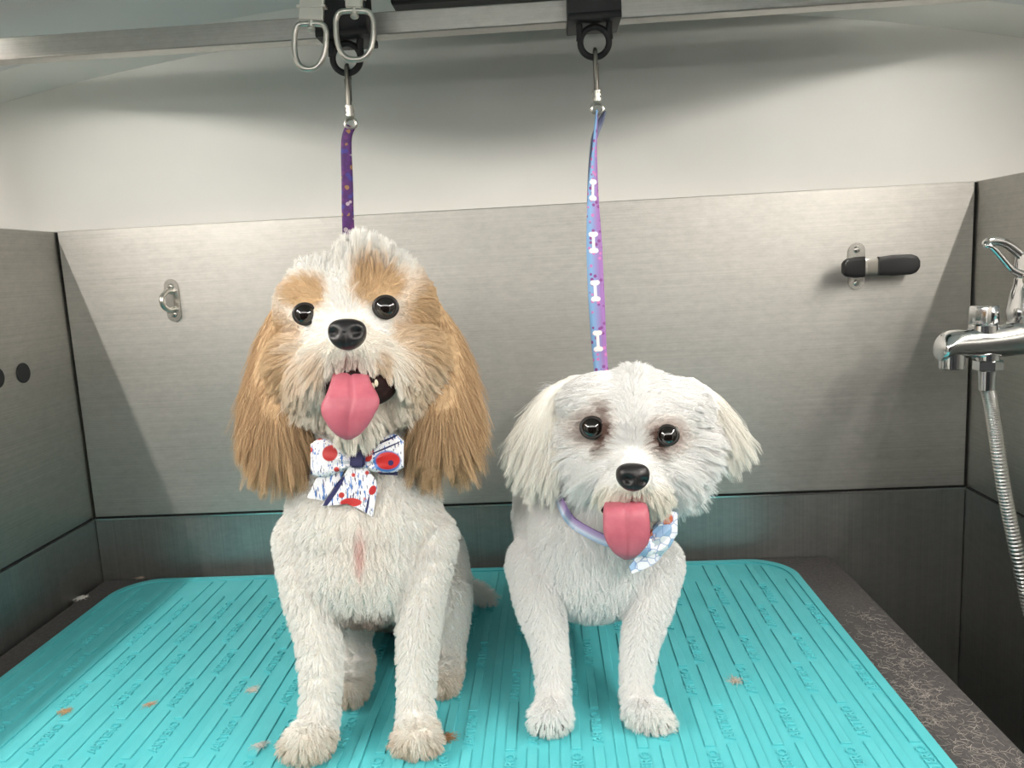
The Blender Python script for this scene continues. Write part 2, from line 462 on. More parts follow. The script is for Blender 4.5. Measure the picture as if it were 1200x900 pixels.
def holder(cx, label):
    t = thing('lead_holder', (cx, RY, 0.64), label, 'lead holder', 'lead holders on the rail')
    bm = bmesh.new()
    b_box(bm, (cx-0.026, RY-0.034, 0.6525), (cx+0.026, RY-0.001, 0.725), 0.0015)
    b_box(bm, (cx-0.026, RY-0.034, 0.6465), (cx+0.026, RY+0.020, 0.6535), 0.0012)
    from_bm('block', bm, M_BLACK, t, True)
    yc, zc = RY-0.018, 0.629
    bm = bmesh.new()
    pts = [(cx+0.0142*math.cos(a), yc, zc+0.0142*math.sin(a)) for a in np.linspace(0, 2*math.pi, 40, endpoint=False)]
    b_tube(bm, pts, 0.0032, 10, closed=True)
    for s in (-1, 1):
        b_tube(bm, smooth_path([(cx+s*0.0148, yc, zc+0.002), (cx+s*0.0145, yc, zc+0.012), (cx+s*0.0155, yc, zc+0.0215)], 6), 0.0034, 10)
    from_bm('ring', bm, M_BLACK, t, 'all')
    return np.array([cx, yc, zc-0.0142])
RL = holder(PY(405, 60, RY-0.02)[0], 'black lead holder on the rail above the tan eared dog')
RR = holder(PY(697, 50, RY-0.02)[0], 'black lead holder on the rail above the all white dog')

def swivel(px, z_top_px, ring_w, ring_h, body_w, body_h, Y, label, lean):
    """metal swivel clip hanging upside down: flat body, pin and D ring"""
    t = thing('swivel_clip', PY(px, z_top_px, Y), label, 'swivel clip', 'swivel clips hanging from the rail')
    def q(a, b, dy=0.0):
        p = PY(px + a + lean*b/60, z_top_px + b, Y); p = p.copy(); p[1] += dy; return p
    hb = body_h
    bm = bmesh.new()
    o = [q(-body_w/2, hb), q(body_w/2, hb), q(body_w/2*1.04, -30), q(-body_w/2*1.04, -30)]
    b_prism(bm, [p+np.array([0,-0.003,0]) for p in o], (0,0,0), (0,0.007,0))
    bmesh.ops.bevel(bm, geom=list(bm.edges), offset=0.0012, segments=2, affect='EDGES')
    o = [q(-body_w/2-3, hb*0.38), q(body_w/2+3, hb*0.38), q(body_w/2+3, hb*0.28), q(-body_w/2-3, hb*0.28)]
    b_prism(bm, [p+np.array([0,-0.004,0]) for p in o], (0,0,0), (0,0.009,0))
    from_bm('clip_body', bm, M_NICKEL, t, True)
    bm = bmesh.new(); b_cyl(bm, q(0, hb-1), q(0, hb+9), 0.0028, n=14); b_ball(bm, q(0, hb+9), (0.0042,0.0042,0.0028), 2)
    from_bm('swivel_pin', bm, M_NICKEL, t, True)
    bm = bmesh.new(); pts = []
    rw, rh, y0 = ring_w/2, ring_h, hb+4
    shape = [(-0.72,0.0),(0,-0.02),(0.72,0.0),(0.97,0.13),(1.0,0.32),(0.97,0.55),(0.80,0.80),(0.45,0.96),(0,1.0),(-0.45,0.96),(-0.80,0.80),(-0.97,0.55),(-1.0,0.32),(-0.97,0.13)]
    ctl = np.array([q(a*rw, y0+b*rh) for a, b in shape])
    m_ = len(ctl); ext = np.vstack([ctl[-2:], ctl, ctl[:3]])
    full = smooth_path(ext, 8*(len(ext)-1)+1)[16:16+8*m_]
    b_tube(bm, full, 0.0026, 10, closed=True)
    from_bm('ring', bm, M_NICKEL, t, 'all')
swivel(366, 0, 37, 52, 28, 25, RY-0.075, 'square bodied metal swivel clip with the lower ring, left of the black holder', -3)
swivel(415, -8, 44, 56, 20, 18, RY-0.075, 'metal swivel clip with the wider ring in front of the black holder', 1)

# ------------------------------------------------------------------ leads
M_PURPLE = mat('purple_print', srgb=(92,44,120), rough=0.7)
v = coords(M_PURPLE)
vo = nd(M_PURPLE, 'ShaderNodeTexVoronoi'); vo.inputs['Scale'].default_value = 210; lk(M_PURPLE, v, vo.inputs['Vector'])
pal = ramp(M_PURPLE, vo.outputs['Color'], [(0.0, lin((80,36,106))), (0.35, lin((60,52,130))), (0.5, lin((92,42,104))), (0.62, lin((176,160,170))), (0.72, lin((150,112,70))), (0.8, lin((74,34,96)))], 'CONSTANT')
lk(M_PURPLE, mixc(M_PURPLE, maprange(M_PURPLE, vo.outputs['Distance'], 0.48, 0.56, 1, 0), lin((70,32,92)), pal), bsdf(M_PURPLE).inputs['Base Color'])
M_STITCH = mat('dark_purple_edge', srgb=(50,26,66), rough=0.8)
M_LBLUE = mat('blue_purple_print', srgb=(140,176,214), rough=0.6)
tc = nd(M_LBLUE, 'ShaderNodeUVMap'); sp = nd(M_LBLUE, 'ShaderNodeSeparateXYZ'); lk(M_LBLUE, tc.outputs[0], sp.inputs[0])
base = ramp(M_LBLUE, sp.outputs['X'], [(0.25, lin((128,172,216))), (0.8, lin((160,112,182)))])
vo = nd(M_LBLUE, 'ShaderNodeTexVoronoi'); vo.inputs['Scale'].default_value = 190; vo.inputs['Randomness'].default_value = 0.8
lk(M_LBLUE, coords(M_LBLUE), vo.inputs['Vector'])
dots = maprange(M_LBLUE, vo.outputs['Distance'], 0.28, 0.36, 1, 0)
spot = ramp(M_LBLUE, vo.outputs['Color'], [(0, lin((206,120,186))), (0.5, lin((134,66,140)))], 'CONSTANT')
lk(M_LBLUE, mixc(M_LBLUE, dots, base, spot), bsdf(M_LBLUE).inputs['Base Color'])
M_BONE = mat('white_print', srgb=(240,240,240), rough=0.6)
M_GREYBLUE = mat('grey_blue_webbing', srgb=(110,118,140), rough=0.7)

def snap(t, top, L):
    """slim trigger snap below a ring"""
    x, y, z = top
    bm = bmesh.new()
    hook = [(x, y+0.006, z-0.008), (x, y+0.0055, z-0.001), (x, y+0.001, z+0.0045), (x, y-0.0045, z+0.0015), (x, y-0.0055, z-0.006), (x, y-0.0055, z-0.0125)]
    b_tube(bm, smooth_path(hook, 18), 0.0021, 8)
    b_tube(bm, [(x, y-0.0055, z-0.010), (x, y-0.006, z-L*0.6)], [0.0030, 0.0027], 10)
    b_tube(bm, [(x, y+0.0055, z-0.0075), (x, y+0.002, z-L*0.5)], 0.0017, 8)
    from_bm('snap_hook', bm, M_DARKNICKEL, t, True)
    bm = bmesh.new()
    b_cyl(bm, (x, y-0.004, z-L*0.58), (x, y-0.004, z-L*0.78), 0.0042, n=14, chamfer=0.0008)
    for k in range(3): b_cyl(bm, (x, y-0.004, z-L*(0.60+0.06*k)), (x, y-0.004, z-L*(0.63+0.06*k)), 0.0049, n=14)
    pts = [(x+0.0058*math.cos(a), y-0.004, z-L*0.88+0.005*math.sin(a)) for a in np.linspace(0, 2*math.pi, 20, endpoint=False)]
    b_tube(bm, pts, 0.0016, 8, closed=True)
    from_bm('swivel', bm, M_NICKEL, t, True)
    return np.array([x, y-0.004, z-L*0.92])
def ribbon(name, pts, width, twist, thick, m, parent, n=60, offset=0.0, u0=0.0, u1=1.0):
    P = smooth_path(pts, n); wd = np.interp(np.linspace(0,1,n), np.linspace(0,1,len(width)), width)
    tw = np.interp(np.linspace(0,1,n), np.linspace(0,1,len(twist)), twist)
    bm = bmesh.new(); uvl = bm.loops.layers.uv.new('UVMap')
    rows = []; s = 0
    for k in range(n):
        T = P[min(k+1,n-1)]-P[max(k-1,0)]; T /= np.linalg.norm(T)
        A = np.array([math.cos(tw[k]), math.sin(tw[k]), 0]); A -= T*np.dot(A, T); A /= np.linalg.norm(A)
        B = np.cross(T, A)                       # toward the viewer when A = +X and T = -Z
        c = P[k]+B*offset
        rows.append([bm.verts.new(Vector(c + A*wd[k]*(e-0.5) + B*thick*h)) for h in (0.5, -0.5) for e in np.linspace(u0, u1, 5)])
    for k in range(n-1):
        a, b = rows[k], rows[k+1]
        loop = [0,1,2,3,4,9,8,7,6,5]; us = [0,.25,.5,.75,1,1,.75,.5,.25,0]
        for i in range(10):
            j = (i+1) % 10
            f = bm.faces.new((a[loop[i]], a[loop[j]], b[loop[j]], b[loop[i]]))
            for l, (uu, vv) in zip(f.loops, ((us[i],k),(us[j],k),(us[j],k+1),(us[i],k+1))): l[uvl].uv = (uu, vv/n)
    for r in (rows[0], rows[-1]): bm.faces.new([r[i] for i in loop])
    return from_bm(name, bm, m, parent, 'all'), P, wd, tw

lead = thing('grooming_lead', RL, 'purple printed grooming lead clipped above the tan eared dog', 'lead', 'grooming leads')
e = snap(lead, RL + np.array([0,0,0.003]), 0.060)
nb = PD(424, 450, 0.812)
pts = [e, PD(406,165,depth(e)), PD(407,215,depth(e)), PD(408,262,depth(e)+0.002), PD(412,330,0.825), nb]
ribbon('strap', pts, [0.009,0.0105,0.0115,0.012,0.012,0.012], [0.1,-0.1,0.15,0.1,0.1,0.1], 0.0014, M_PURPLE, lead)
ribbon('strap_layer', pts, [0.008,0.0095,0.0105,0.011,0.011,0.011], [0.5,0.35,0.3,0.3,0.3,0.3], 0.0014, M_STITCH, lead, offset=-0.003)

lead = thing('grooming_lead', RR, 'light blue and purple grooming lead with white bones above the all white dog', 'lead', 'grooming leads')
e = snap(lead, RR + np.array([0,0,0.003]), 0.060)
nb = PD(716, 525, 0.826)
d0 = depth(e)
pts = [e, PD(697,170,d0), PD(695,225,d0), PD(696.5,290,d0+0.001), PD(699,350,d0+0.003), PD(703,418,d0+0.006), PD(710,475,d0+0.005), nb]
so, P, wd, tw = ribbon('strap', pts, [0.008,0.0075,0.0115,0.016,0.0165,0.0145,0.014,0.014], [1.35,1.1,0.45,0.05,0.0,-0.1,-0.1,-0.1], 0.0014, M_LBLUE, lead, n=90)
ribbon('strap_layer', [e+np.array([0.004,0,0])] + [p+np.array([0.0008,0,0]) for p in pts[1:]], [0.006,0.007,0.0105,0.015,0.0155,0.0135,0.013,0.013], [-1.2,1.0,0.5,0.2,0.15,0.05,0,0], 0.0012, M_GREYBLUE, lead, n=90, offset=-0.0035)
for py in (238-15, 282, 342, 401):               # white bone prints, thin applied shapes on the strap
    i = int(np.argmin([abs(uv_of(p)[1]-py) for p in P])); c = P[i]
    T = P[i+1]-P[i-1]; T /= np.linalg.norm(T)
    A = np.array([math.cos(tw[i]), math.sin(tw[i]), 0]); A -= T*np.dot(A, T); A /= np.linalg.norm(A); B = np.cross(A, T)
    if B[1] > 0: B = -B
    L, hw, kr = 0.0086, 0.0015, 0.0026
    sc_ = min(1.0, wd[i]/0.013)
    ol = []
    for s in (1, -1):
        for cx, a0, a1 in ((s*kr*0.75, -60*s, 130 if s > 0 else 230), ):
            pass
    def arc(cx, cy, a0, a1, n=7): return [(cx+kr*math.cos(math.radians(a)), cy+kr*math.sin(math.radians(a))) for a in np.linspace(a0, a1, n)]
    wy = L-kr*1.15
    ol = arc(kr*0.85, L, -70, 110) + arc(-kr*0.85, L, 70, 250) + [(-hw, wy), (-hw, -wy)] + arc(-kr*0.85, -L, 110, 290) + arc(kr*0.85, -L, 250, 430) + [(hw, -wy), (hw, wy)]
    bm = bmesh.new()
    b_prism(bm, [c + A*(a*sc_ - 0.0008) - T*b*0.95 + B*0.0008 for a, b in ol], (0,0,0), B*0.0004)
    from_bm('bone_print', bm, M_BONE, lead)

# ------------------------------------------------------------------ wall loop (left) and rubber-tipped hook (right)
def plate(bm, c, hw, hh, th):
    ol = [(hw*math.cos(a), hh-hw+hw*math.sin(a)) for a in np.linspace(0, math.pi, 13)] + [(hw*math.cos(a), -hh+hw+hw*math.sin(a)) for a in np.linspace(math.pi, 2*math.pi, 13)]
    b_prism(bm, [(c[0]+a, -0.0002-th, c[2]+b) for a, b in ol], (0,0,0), (0,th,0))
def screws(t, c, dz, th):
    for s in (-1, 1):
        bm = bmesh.new(); p = (c[0], -0.0002-th, c[2]+s*dz)
        vs_ = b_ball(bm, p, (0.0042,0.0024,0.0042), 3)
        b_box(bm, (p[0]-0.0024, p[1]-0.0026, p[2]-0.0005), (p[0]+0.0024, p[1]-0.0015, p[2]+0.0005))
        b_box(bm, (p[0]-0.0005, p[1]-0.0026, p[2]-0.0024), (p[0]+0.0005, p[1]-0.0015, p[2]+0.0024))
        from_bm('screw', bm, M_SCREW, t, True)
c = PY(203, 352, 0.0)
t = thing('tie_loop', (c[0], 0, c[2]), 'small steel tie loop on an oval plate on the steel back panel', 'tie loop')
bm = bmesh.new(); plate(bm, c, 0.0095, 0.0285, 0.0022); from_bm('plate', bm, M_DARKNICKEL if False else M_SCREW, t, True)
bm = bmesh.new()
b_tube(bm, smooth_path([(c[0]+0.0005, -0.001, c[2]+0.0115), (c[0]-0.001, -0.012, c[2]+0.0125), (c[0]-0.003, -0.022, c[2]+0.007), (c[0]-0.0035, -0.025, c[2]), (c[0]-0.003, -0.022, c[2]-0.007), (c[0]-0.001, -0.012, c[2]-0.0125), (c[0]+0.0005, -0.001, c[2]-0.0115)], 40), 0.0033, 12)
from_bm('loop', bm, M_NICKEL, t, 'all'); screws(t, c, 0.0185, 0.0022)

c = PY(1003, 312, 0.0)
t = thing('wall_hook', (c[0], 0, c[2]), 'steel wall hook with black rubber tips beside the right tub corner', 'hook')
bm = bmesh.new(); plate(bm, c, 0.0105, 0.030, 0.0022); from_bm('plate', bm, M_SCREW, t, True); screws(t, c, 0.021, 0.0022)
def strap(name, pts, hw, th, m, n=30, taper=None):
    P = smooth_path(pts, n); bm = bmesh.new(); rows = []
    for k in range(n):
        T = P[min(k+1,n-1)]-P[max(k-1,0)]; T /= np.linalg.norm(T); N = np.cross(T, (0,0,1.0)); N /= np.linalg.norm(N)
        h = hw if taper is None else hw*np.interp(k/(n-1), [a for a,_ in taper], [b for _,b in taper])
        e = th*(1 if taper is None else 1)
        ring = []
        for j in range(16):
            a = 2*math.pi*(j+0.5)/16; ca, sa = math.cos(a), math.sin(a)
            ring.append(bm.verts.new(Vector(P[k] + np.array([0,0,1])*h*math.copysign(abs(sa)**0.35, sa) + N*e*math.copysign(abs(ca)**0.5, ca))))
        rows.append(ring)
    for a, b in zip(rows[:-1], rows[1:]):
        for j in range(16): bm.faces.new((a[j], a[(j+1)%16], b[(j+1)%16], b[j]))
    bm.faces.new(rows[0][::-1]); bm.faces.new(rows[-1])
    return from_bm(name, bm, m, t, True)
zc = c[2]-0.0005
def hk(px, Y): p = PY(px, 312, Y); return (p[0], Y, zc)
strap('strap', [(c[0]+0.001, -0.003, zc), (c[0]+0.004, -0.008, zc), hk(1016, -0.020), hk(1019, -0.030)], 0.0095, 0.0013, M_SCREW)
strap('strap', [hk(1009, -0.032), hk(1016, -0.032), hk(1024, -0.030), hk(1034, -0.027)], 0.0100, 0.0014, M_SCREW)
strap('rubber_tip', [hk(1029, -0.028), hk(1042, -0.026), hk(1060, -0.024), hk(1077, -0.024)], 0.0130, 0.0034, M_RUBBER, 24, [(0,0.90),(0.2,0.92),(0.4,1.0),(0.8,0.98),(0.92,0.75),(1,0.35)])
strap('rubber_tip', [hk(1012, -0.031), hk(1005, -0.034), hk(997, -0.037), hk(988, -0.040)], 0.0130, 0.0036, M_RUBBER, 16, [(0,1.0),(0.5,1.0),(0.85,0.85),(1,0.5)])

# ------------------------------------------------------------------ shower mixer tap on the right panel
TY = -0.20
tap = thing('mixer_tap', (W, TY, 0.30), 'chrome mixer tap with loop lever and shower hose on the right tub panel', 'tap')
def tp(px, py, dy=0.0): return PY(px, py, TY+dy)
bm = bmesh.new()
sp_ = smooth_path([tp(1099,411), tp(1112,404), tp(1140,402), tp(1175,398), tp(1212,390)], 24)
P, T, F = frames(sp_); rows = []
hh = np.interp(np.linspace(0,1,24), [0,0.04,0.12,0.3,0.6,1], [0.003,0.0105,0.0140,0.0150,0.0165,0.021])
ww = np.interp(np.linspace(0,1,24), [0,0.04,0.12,0.3,0.6,1], [0.004,0.013,0.0165,0.017,0.018,0.022])
for k in range(24):
    rows.append([bm.verts.new(Vector(P[k] + np.array([0,1,0])*ww[k]*math.cos(a) + np.array([0,0,1])*hh[k]*math.sin(a))) for a in np.linspace(0, 2*math.pi, 24, endpoint=False)])
for a, b in zip(rows[:-1], rows[1:]):
    for j in range(24): bm.faces.new((a[j], a[(j+1)%24], b[(j+1)%24], b[j]))
bm.faces.new(rows[0][::-1]); bm.faces.new(rows[-1])
from_bm('spout', bm, M_CHROME, tap, True)
bm = bmesh.new(); q = tp(1116, 420); b_cyl(bm, q+(0,0,0.006), q-(0,0,0.011), 0.0128, n=28, chamfer=0.001)
from_bm('aerator', bm, M_CHROME, tap, True)
q = tp(1153, 382)
bm = bmesh.new(); b_cyl(bm, q-(0,0,0.016), q+(0,0,0.002), 0.0150, 0.0142, n=28, chamfer=0.001)
from_bm('diverter_collar', bm, M_CHROME, tap, True)
bm = bmesh.new(); b_box(bm, tuple(q+(-0.0105,-0.0105,0.001)), tuple(q+(0.0105,0.0105,0.0215)), 0.002)
bmesh.ops.rotate(bm, verts=bm.verts, cent=Vector(q), matrix=Matrix.Rotation(math.radians(28), 3, 'Z'))
from_bm('diverter_knob', bm, M_CHROME, tap, True)
q = tp(1216, 392)
bm = bmesh.new()                                # body, neck and cartridge housing
b_tube(bm, smooth_path([q+(0,0,-0.012), q+(0,0,0.018), q+(0.0,0,0.035), q+(0.0,0,0.052), q+(0,0,0.060)], 20), np.interp(np.linspace(0,1,20), [0,0.3,0.55,0.75,1], [0.022,0.030,0.0275,0.024,0.023]), 28)
b_tube(bm, [q+(0,0,0), np.array([W-0.001, TY, q[2]])], [0.022, 0.024], 24)
b_cyl(bm, (W-0.010, TY, q[2]), (W-0.0005, TY, q[2]), 0.036, 0.038, n=32, chamfer=0.002)
from_bm('tap_body', bm, M_CHROME, tap, True)
bm = bmesh.new(); b_cyl(bm, q+(0,0,0.0605), q+(0,0,0.063), 0.0215, n=28); from_bm('cartridge_gap', bm, M_BLACK, tap, True)
bm = bmesh.new(); b_cyl(bm, q+(0,0,0.0632), q+(0,0,0.086), 0.0245, 0.023, n=32, chamfer=0.002)
lv = from_bm('lever', bm, M_CHROME, tap, True)
bm = bmesh.new(); c2 = tp(1194, 328)
b_cyl(bm, c2+(0,-0.012,0), c2+(0,-0.0175,0), 0.0042, n=18, chamfer=0.0008); from_bm('lever_screw', bm, M_NICKEL, lv, True)
bm = bmesh.new()
b_tube(bm, smooth_path([tp(1198,322,-0.010), tp(1186,316,-0.010), tp(1178,307,-0.010), tp(1164,291,-0.010), tp(1156,287,-0.008), tp(1156,284,-0.002), tp(1163,282.5,0.0), tp(1176,284,0.0), tp(1190,293,0.0), tp(1206,308,0.0), tp(1226,328,0.0)], 60),
       np.interp(np.linspace(0,1,60), [0,0.15,0.35,0.5,0.6,0.8,1], [0.0042,0.0032,0.0030,0.0036,0.0044,0.0046,0.006]), 12)
from_bm('lever_loop', bm, M_CHROME, lv, 'all')
q = tp(1158, 420)
bm = bmesh.new(); b_cyl(bm, q+(0,0,0.012), q+(0,0,-0.002), 0.0115, n=24)
b_tube(bm, [q+(0,0,-0.001), q+(0,0,-0.0025), q+(0,0,-0.0115), q+(0,0,-0.013)], [0.0125,0.0142,0.0142,0.012], 6)
b_cyl(bm, q+(0,0,-0.012), q+(0,0,-0.034), 0.0088, 0.0080, n=24, chamfer=0.0006)
from_bm('hose_nut', bm, M_CHROME, tap, True)
hp = smooth_path([q+(0,0,-0.030), tp(1161,470), tp(1167,510,0.0), tp(1176,570,0.0), tp(1188,630,0.0), tp(1203,700,0.0), tp(1216,760,-0.02), tp(1226,800,-0.06), np.array([1.13,-0.36,-0.12]), np.array([1.12,-0.48,-0.20]), np.array([1.11,-0.62,-0.30])], 760)
rr = 0.0076 - 0.0022*(1-np.abs(np.sin(np.arange(760)*math.pi/5)))**1.5
bm = bmesh.new(); b_tube(bm, hp, rr, 14)
from_bm('shower_hose', bm, M_HOSE, tap, 'all')
#DOGS
# ------------------------------------------------------------------ dogs: one continuous body mesh each, plus a coat of strands
FLAT = np.column_stack([CR, CU, CF])
class Dog:
    def __init__(self): self.s = []          # (centre, radii or radius, group, flat)
    def chain(self, group, pts, flat=None, world=False, step=0.35):
        Q = []
        for p in pts:
            if world: Q.append((np.array(p[:3], float), p[3]))
            else: Q.append((PD(p[0], p[1], p[2]), p[3]*p[2]/FPX))
        if len(Q) == 1: self.s.append((Q[0][0], Q[0][1], group, flat)); return
        for (a, ra), (b, rb) in zip(Q[:-1], Q[1:]):
            n = max(2, int(np.linalg.norm(b-a)/(min(ra, rb)*step))+1)
            for t in np.linspace(0, 1, n): self.s.append((a+(b-a)*t, ra+(rb-ra)*t, group, flat))
    def mesh(self, name, voxel=0.0035, it=6):
        bm = bmesh.new()
        for c, r, g, fl in self.s:
            c = c.copy()
            b_ball(bm, c, r if fl is None else (r, r, r*fl), 2 if r < 0.03 else 3, None if fl is None else FLAT)
        me = bpy.data.meshes.new('tmp'); bm.to_mesh(me); bm.free()
        o = bpy.data.objects.new('tmp', me); COL.objects.link(o)
        md = o.modifiers.new('r', 'REMESH'); md.mode = 'VOXEL'; md.voxel_size = voxel
        sm = o.modifiers.new('s', 'SMOOTH'); sm.factor = 0.5; sm.iterations = it
        bpy.context.view_layer.update()
        out = bpy.data.meshes.new_from_object(o.evaluated_get(bpy.context.evaluated_depsgraph_get()))
        bpy.data.objects.remove(o)
        out.name = name
        out.polygons.foreach_set('use_smooth', [True]*len(out.polygons))
        n = len(out.vertices); V = np.zeros(n*3); out.vertices.foreach_get('co', V); V = V.reshape(-1, 3)
        V[:, 2] = np.maximum(V[:, 2], MTOP+0.0004); out.vertices.foreach_set('co', V.ravel()); out.update()
        return out
    def groups(self, P):
        names = sorted({g for _, _, g, _ in self.s}); best = np.full(len(P), 1e9); lab = np.zeros(len(P), int)
        for c, r, g, fl in self.s:
            d = np.linalg.norm(P-c, axis=1)-(r if fl is None else r*0.85)
            m = d < best; best[m] = d[m]; lab[m] = names.index(g)
        return np.array(names)[lab]
def mesh_arrays(me):
    n = len(me.vertices); V = np.zeros(n*3); me.vertices.foreach_get('co', V)
    N = np.zeros(n*3); me.vertices.foreach_get('normal', N)
    me.calc_loop_triangles(); T = np.zeros(len(me.loop_triangles)*3, int); me.loop_triangles.foreach_get('vertices', T)
    return V.reshape(-1,3), N.reshape(-1,3), T.reshape(-1,3)
def unit(v): return v/np.maximum(np.linalg.norm(v, axis=-1, keepdims=True), 1e-9)
def hits(me):
    V, N, T = mesh_arrays(me)
    bv = BVHTree.FromPolygons([Vector(v) for v in V], [tuple(t) for t in T])
    def at(px, py):
        r = ray(px, py); h = bv.ray_cast(Vector(CAM), Vector(unit(r)))
        return depth(h[0]) if h[0] is not None else None
    return at
def coat(me, dog, n, style, parent, dens=None, seg=5, name='fur', clump=36, root=0.00019):
    """strands combed by style(P, N, g, u, v, rng) -> keep, length, direction, bend, colour, curl"""
    V, N, T = mesh_arrays(me)
    gv = dog.groups(V)
    A = np.linalg.norm(np.cross(V[T[:,1]]-V[T[:,0]], V[T[:,2]]-V[T[:,0]]), axis=1)/2
    wgt = np.array([dens.get(g, 1.0) for g in gv])[T].mean(1) if dens else 1.0
    p = A*wgt; p /= p.sum()
    ti = RNG.choice(len(T), n, p=p)
    r1, r2 = np.sqrt(RNG.random(n)), RNG.random(n)
    b = np.stack([1-r1, r1*(1-r2), r1*r2], 1)[:, :, None]
    P = (V[T[ti]]*b).sum(1); Nn = unit((N[T[ti]]*b).sum(1)); g = gv[T[ti, 0]]
    u, v = uv_of(P)
    keep, L, D, bend, C, curl, cl = style(P, Nn, g, u, v, RNG)
    P, Nn, L, D, bend, C, curl, cl = [a[keep] for a in (P, Nn, L, D, bend, C, curl, cl)]
    n = len(P); t = np.linspace(0, 1, seg)[None, :, None]
    Lx = L[:, None, None]
    S = P[:, None, :] + Lx*(t*D[:, None, :] + (t**2)*bend[:, None, :])
    # loose waves
    a1 = unit(np.cross(D, RNG.normal(size=D.shape))); ph = RNG.random((n,1,1))*6.28; fr = 1.2+RNG.random((n,1,1))*1.6
    S = S + a1[:, None, :]*np.sin(ph+fr*t*6.28)*t*Lx*curl[:, None, None]
    # locks: neighbours lean towards one leader
    nc = max(10, n//clump); lead_ = RNG.choice(n, nc, replace=False)
    kd = KDTree(nc)
    for i, k in enumerate(lead_): kd.insert(Vector(P[k]+D[k]*L[k]*0.4), i)
    kd.balance()
    M_ = P+D*L[:, None]*0.4
    ci = np.array([kd.find(Vector(m))[1] for m in M_])
    Ld = lead_[ci]; ok = (np.abs(L[Ld]-L) < 0.6*np.maximum(L, L[Ld]))
    wt = cl[:, None, None]*ok[:, None, None]*(t**1.4)
    S = S*(1-wt) + S[Ld]*wt
    S[:, :, 2] = np.maximum(S[:, :, 2], MTOP+0.0003)
    cv = bpy.data.hair_curves.new(name)
    cv.add_curves([seg]*n)
    off = wloc(parent)
    cv.attributes['position'].data.foreach_set('vector', (S-off).astype(np.float32).ravel())
    ra = cv.attributes.get('radius') or cv.attributes.new('radius', 'FLOAT', 'POINT')
    rr_ = np.broadcast_to(root*np.array([1.0]+list(np.linspace(1.0, 0.28, seg-1))), (n, seg))
    ra.data.foreach_set('value', rr_.astype(np.float32).ravel())
    ca = cv.attributes.new('coat', 'FLOAT_COLOR', 'CURVE')
    ca.data.foreach_set('color', np.column_stack([C, np.ones(n)]).astype(np.float32).ravel())
    cv.materials.append(M_FUR)
    o = bpy.data.objects.new(name, cv); COL.objects.link(o); o.parent = parent
    return o
def paint_skin(me, dog, style):
    V, N, T = mesh_arrays(me); u, v = uv_of(V); g = dog.groups(V)
    C = style(V, N, g, u, v, RNG)[4]
    a = me.attributes.new('coat', 'FLOAT_COLOR', 'POINT')
    a.data.foreach_set('color', np.column_stack([C, np.ones(len(V))]).astype(np.float32).ravel())
    me.materials.clear(); me.materials.append(M_SKIN)
def soft(x, a, b): return np.clip((x-a)/(b-a), 0, 1)
def ell(u, v, cx, cy, rx, ry, k=0.35):
    d = np.sqrt(((u-cx)/rx)**2+((v-cy)/ry)**2); return 1-soft(d, 1-k, 1+k)
def mixa(C, col, w): return C*(1-w[:, None])+np.array(col)[None, :]*w[:, None]

def eye(parent, px, py, r_px, d, name='eye'):
    c = PD(px, py, d); r = r_px*d/FPX
    bm = bmesh.new(); b_ball(bm, c, r, 4); e = from_bm(name, bm, M_EYE, parent, 'all')
    f = -unit(ray(px, py)); a = unit(np.cross(f, CU)); b = np.cross(f, a)
    pts = [c+f*r*0.50+(a*math.cos(t)*1.0+b*math.sin(t)*0.92)*r*0.90 for t in np.linspace(0, 2*math.pi, 36, endpoint=False)]
    bm = bmesh.new(); b_tube(bm, pts, r*0.17, 8, closed=True); from_bm('eyelid', bm, M_RIM, e, 'all')
def nose(parent, px, py, hw, hh, d, nostrils):
    s = d/FPX; c = PD(px, py, d)
    bm = bmesh.new(); vs_ = b_ball(bm, (0,0,0), 1.0, 5)
    for v_ in vs_:
        x, y, z = v_.co
        wv = 1.0+0.12*max(0, y)-0.30*max(0, -y)**1.5      # wide top, narrow foot
        k = 1.0
        for (nx, ny) in nostrils:
            dd = math.hypot((x*wv*hw-(nx-px)), (y*hh-(py-ny))*1.1)
            if z > 0: k -= 0.5*math.exp(-(dd/(hw*0.24))**2)
        if z > 0: k -= 0.10*math.exp(-((x*hw)/(hw*0.07))**2)*(1 if y < 0.1 else 0)
        sq = 1.0/ (abs(x)**3+abs(y)**3+abs(z)**3)**(1/3)
        sq = 0.5+0.5*sq
        X, Y, Z = x*wv*hw*s*sq, y*hh*s*sq, z*hw*s*0.85*k*sq
        v_.co = Vector(c + CR*X + CU*Y - CF*Z)
    return from_bm('nose', bm, M_NOSE, parent, 'all')
def tongue(parent, rows, thick=0.0034, groove=0.8, n=44, m=21):
    R_ = np.array([(py, (xl+xr)/2, (xr-xl)/2, d) for py, xl, xr, d in rows])
    R_ = smooth_path(R_, n)
    bm = bmesh.new(); rg = []
    for k in range(n):
        py, cx, hw, d = R_[k]; hw = max(hw, 0.6); ring = []
        edge = min(1.0, hw/12)
        for side in (1, -1):
            for s in np.linspace(-1, 1, m)[:: 1 if side > 0 else -1][:-1]:
                o = thick*edge*math.sqrt(max(0, 1-abs(s)**2.6))
                if side > 0: o -= groove*thick*math.exp(-(s*hw/2.2)**2)*min(1, hw/14)*(1-0.6*k/n)
                ring.append(bm.verts.new(Vector(PD(cx+s*hw, py, d-side*o))))
        rg.append(ring)
    q = len(rg[0])
    for a, b in zip(rg[:-1], rg[1:]):
        for j in range(q): bm.faces.new((a[j], a[(j+1)%q], b[(j+1)%q], b[j]))
    bm.faces.new(rg[0][::-1]); bm.faces.new(rg[-1])
    return from_bm('tongue', bm, M_TONGUE, parent, 'all')
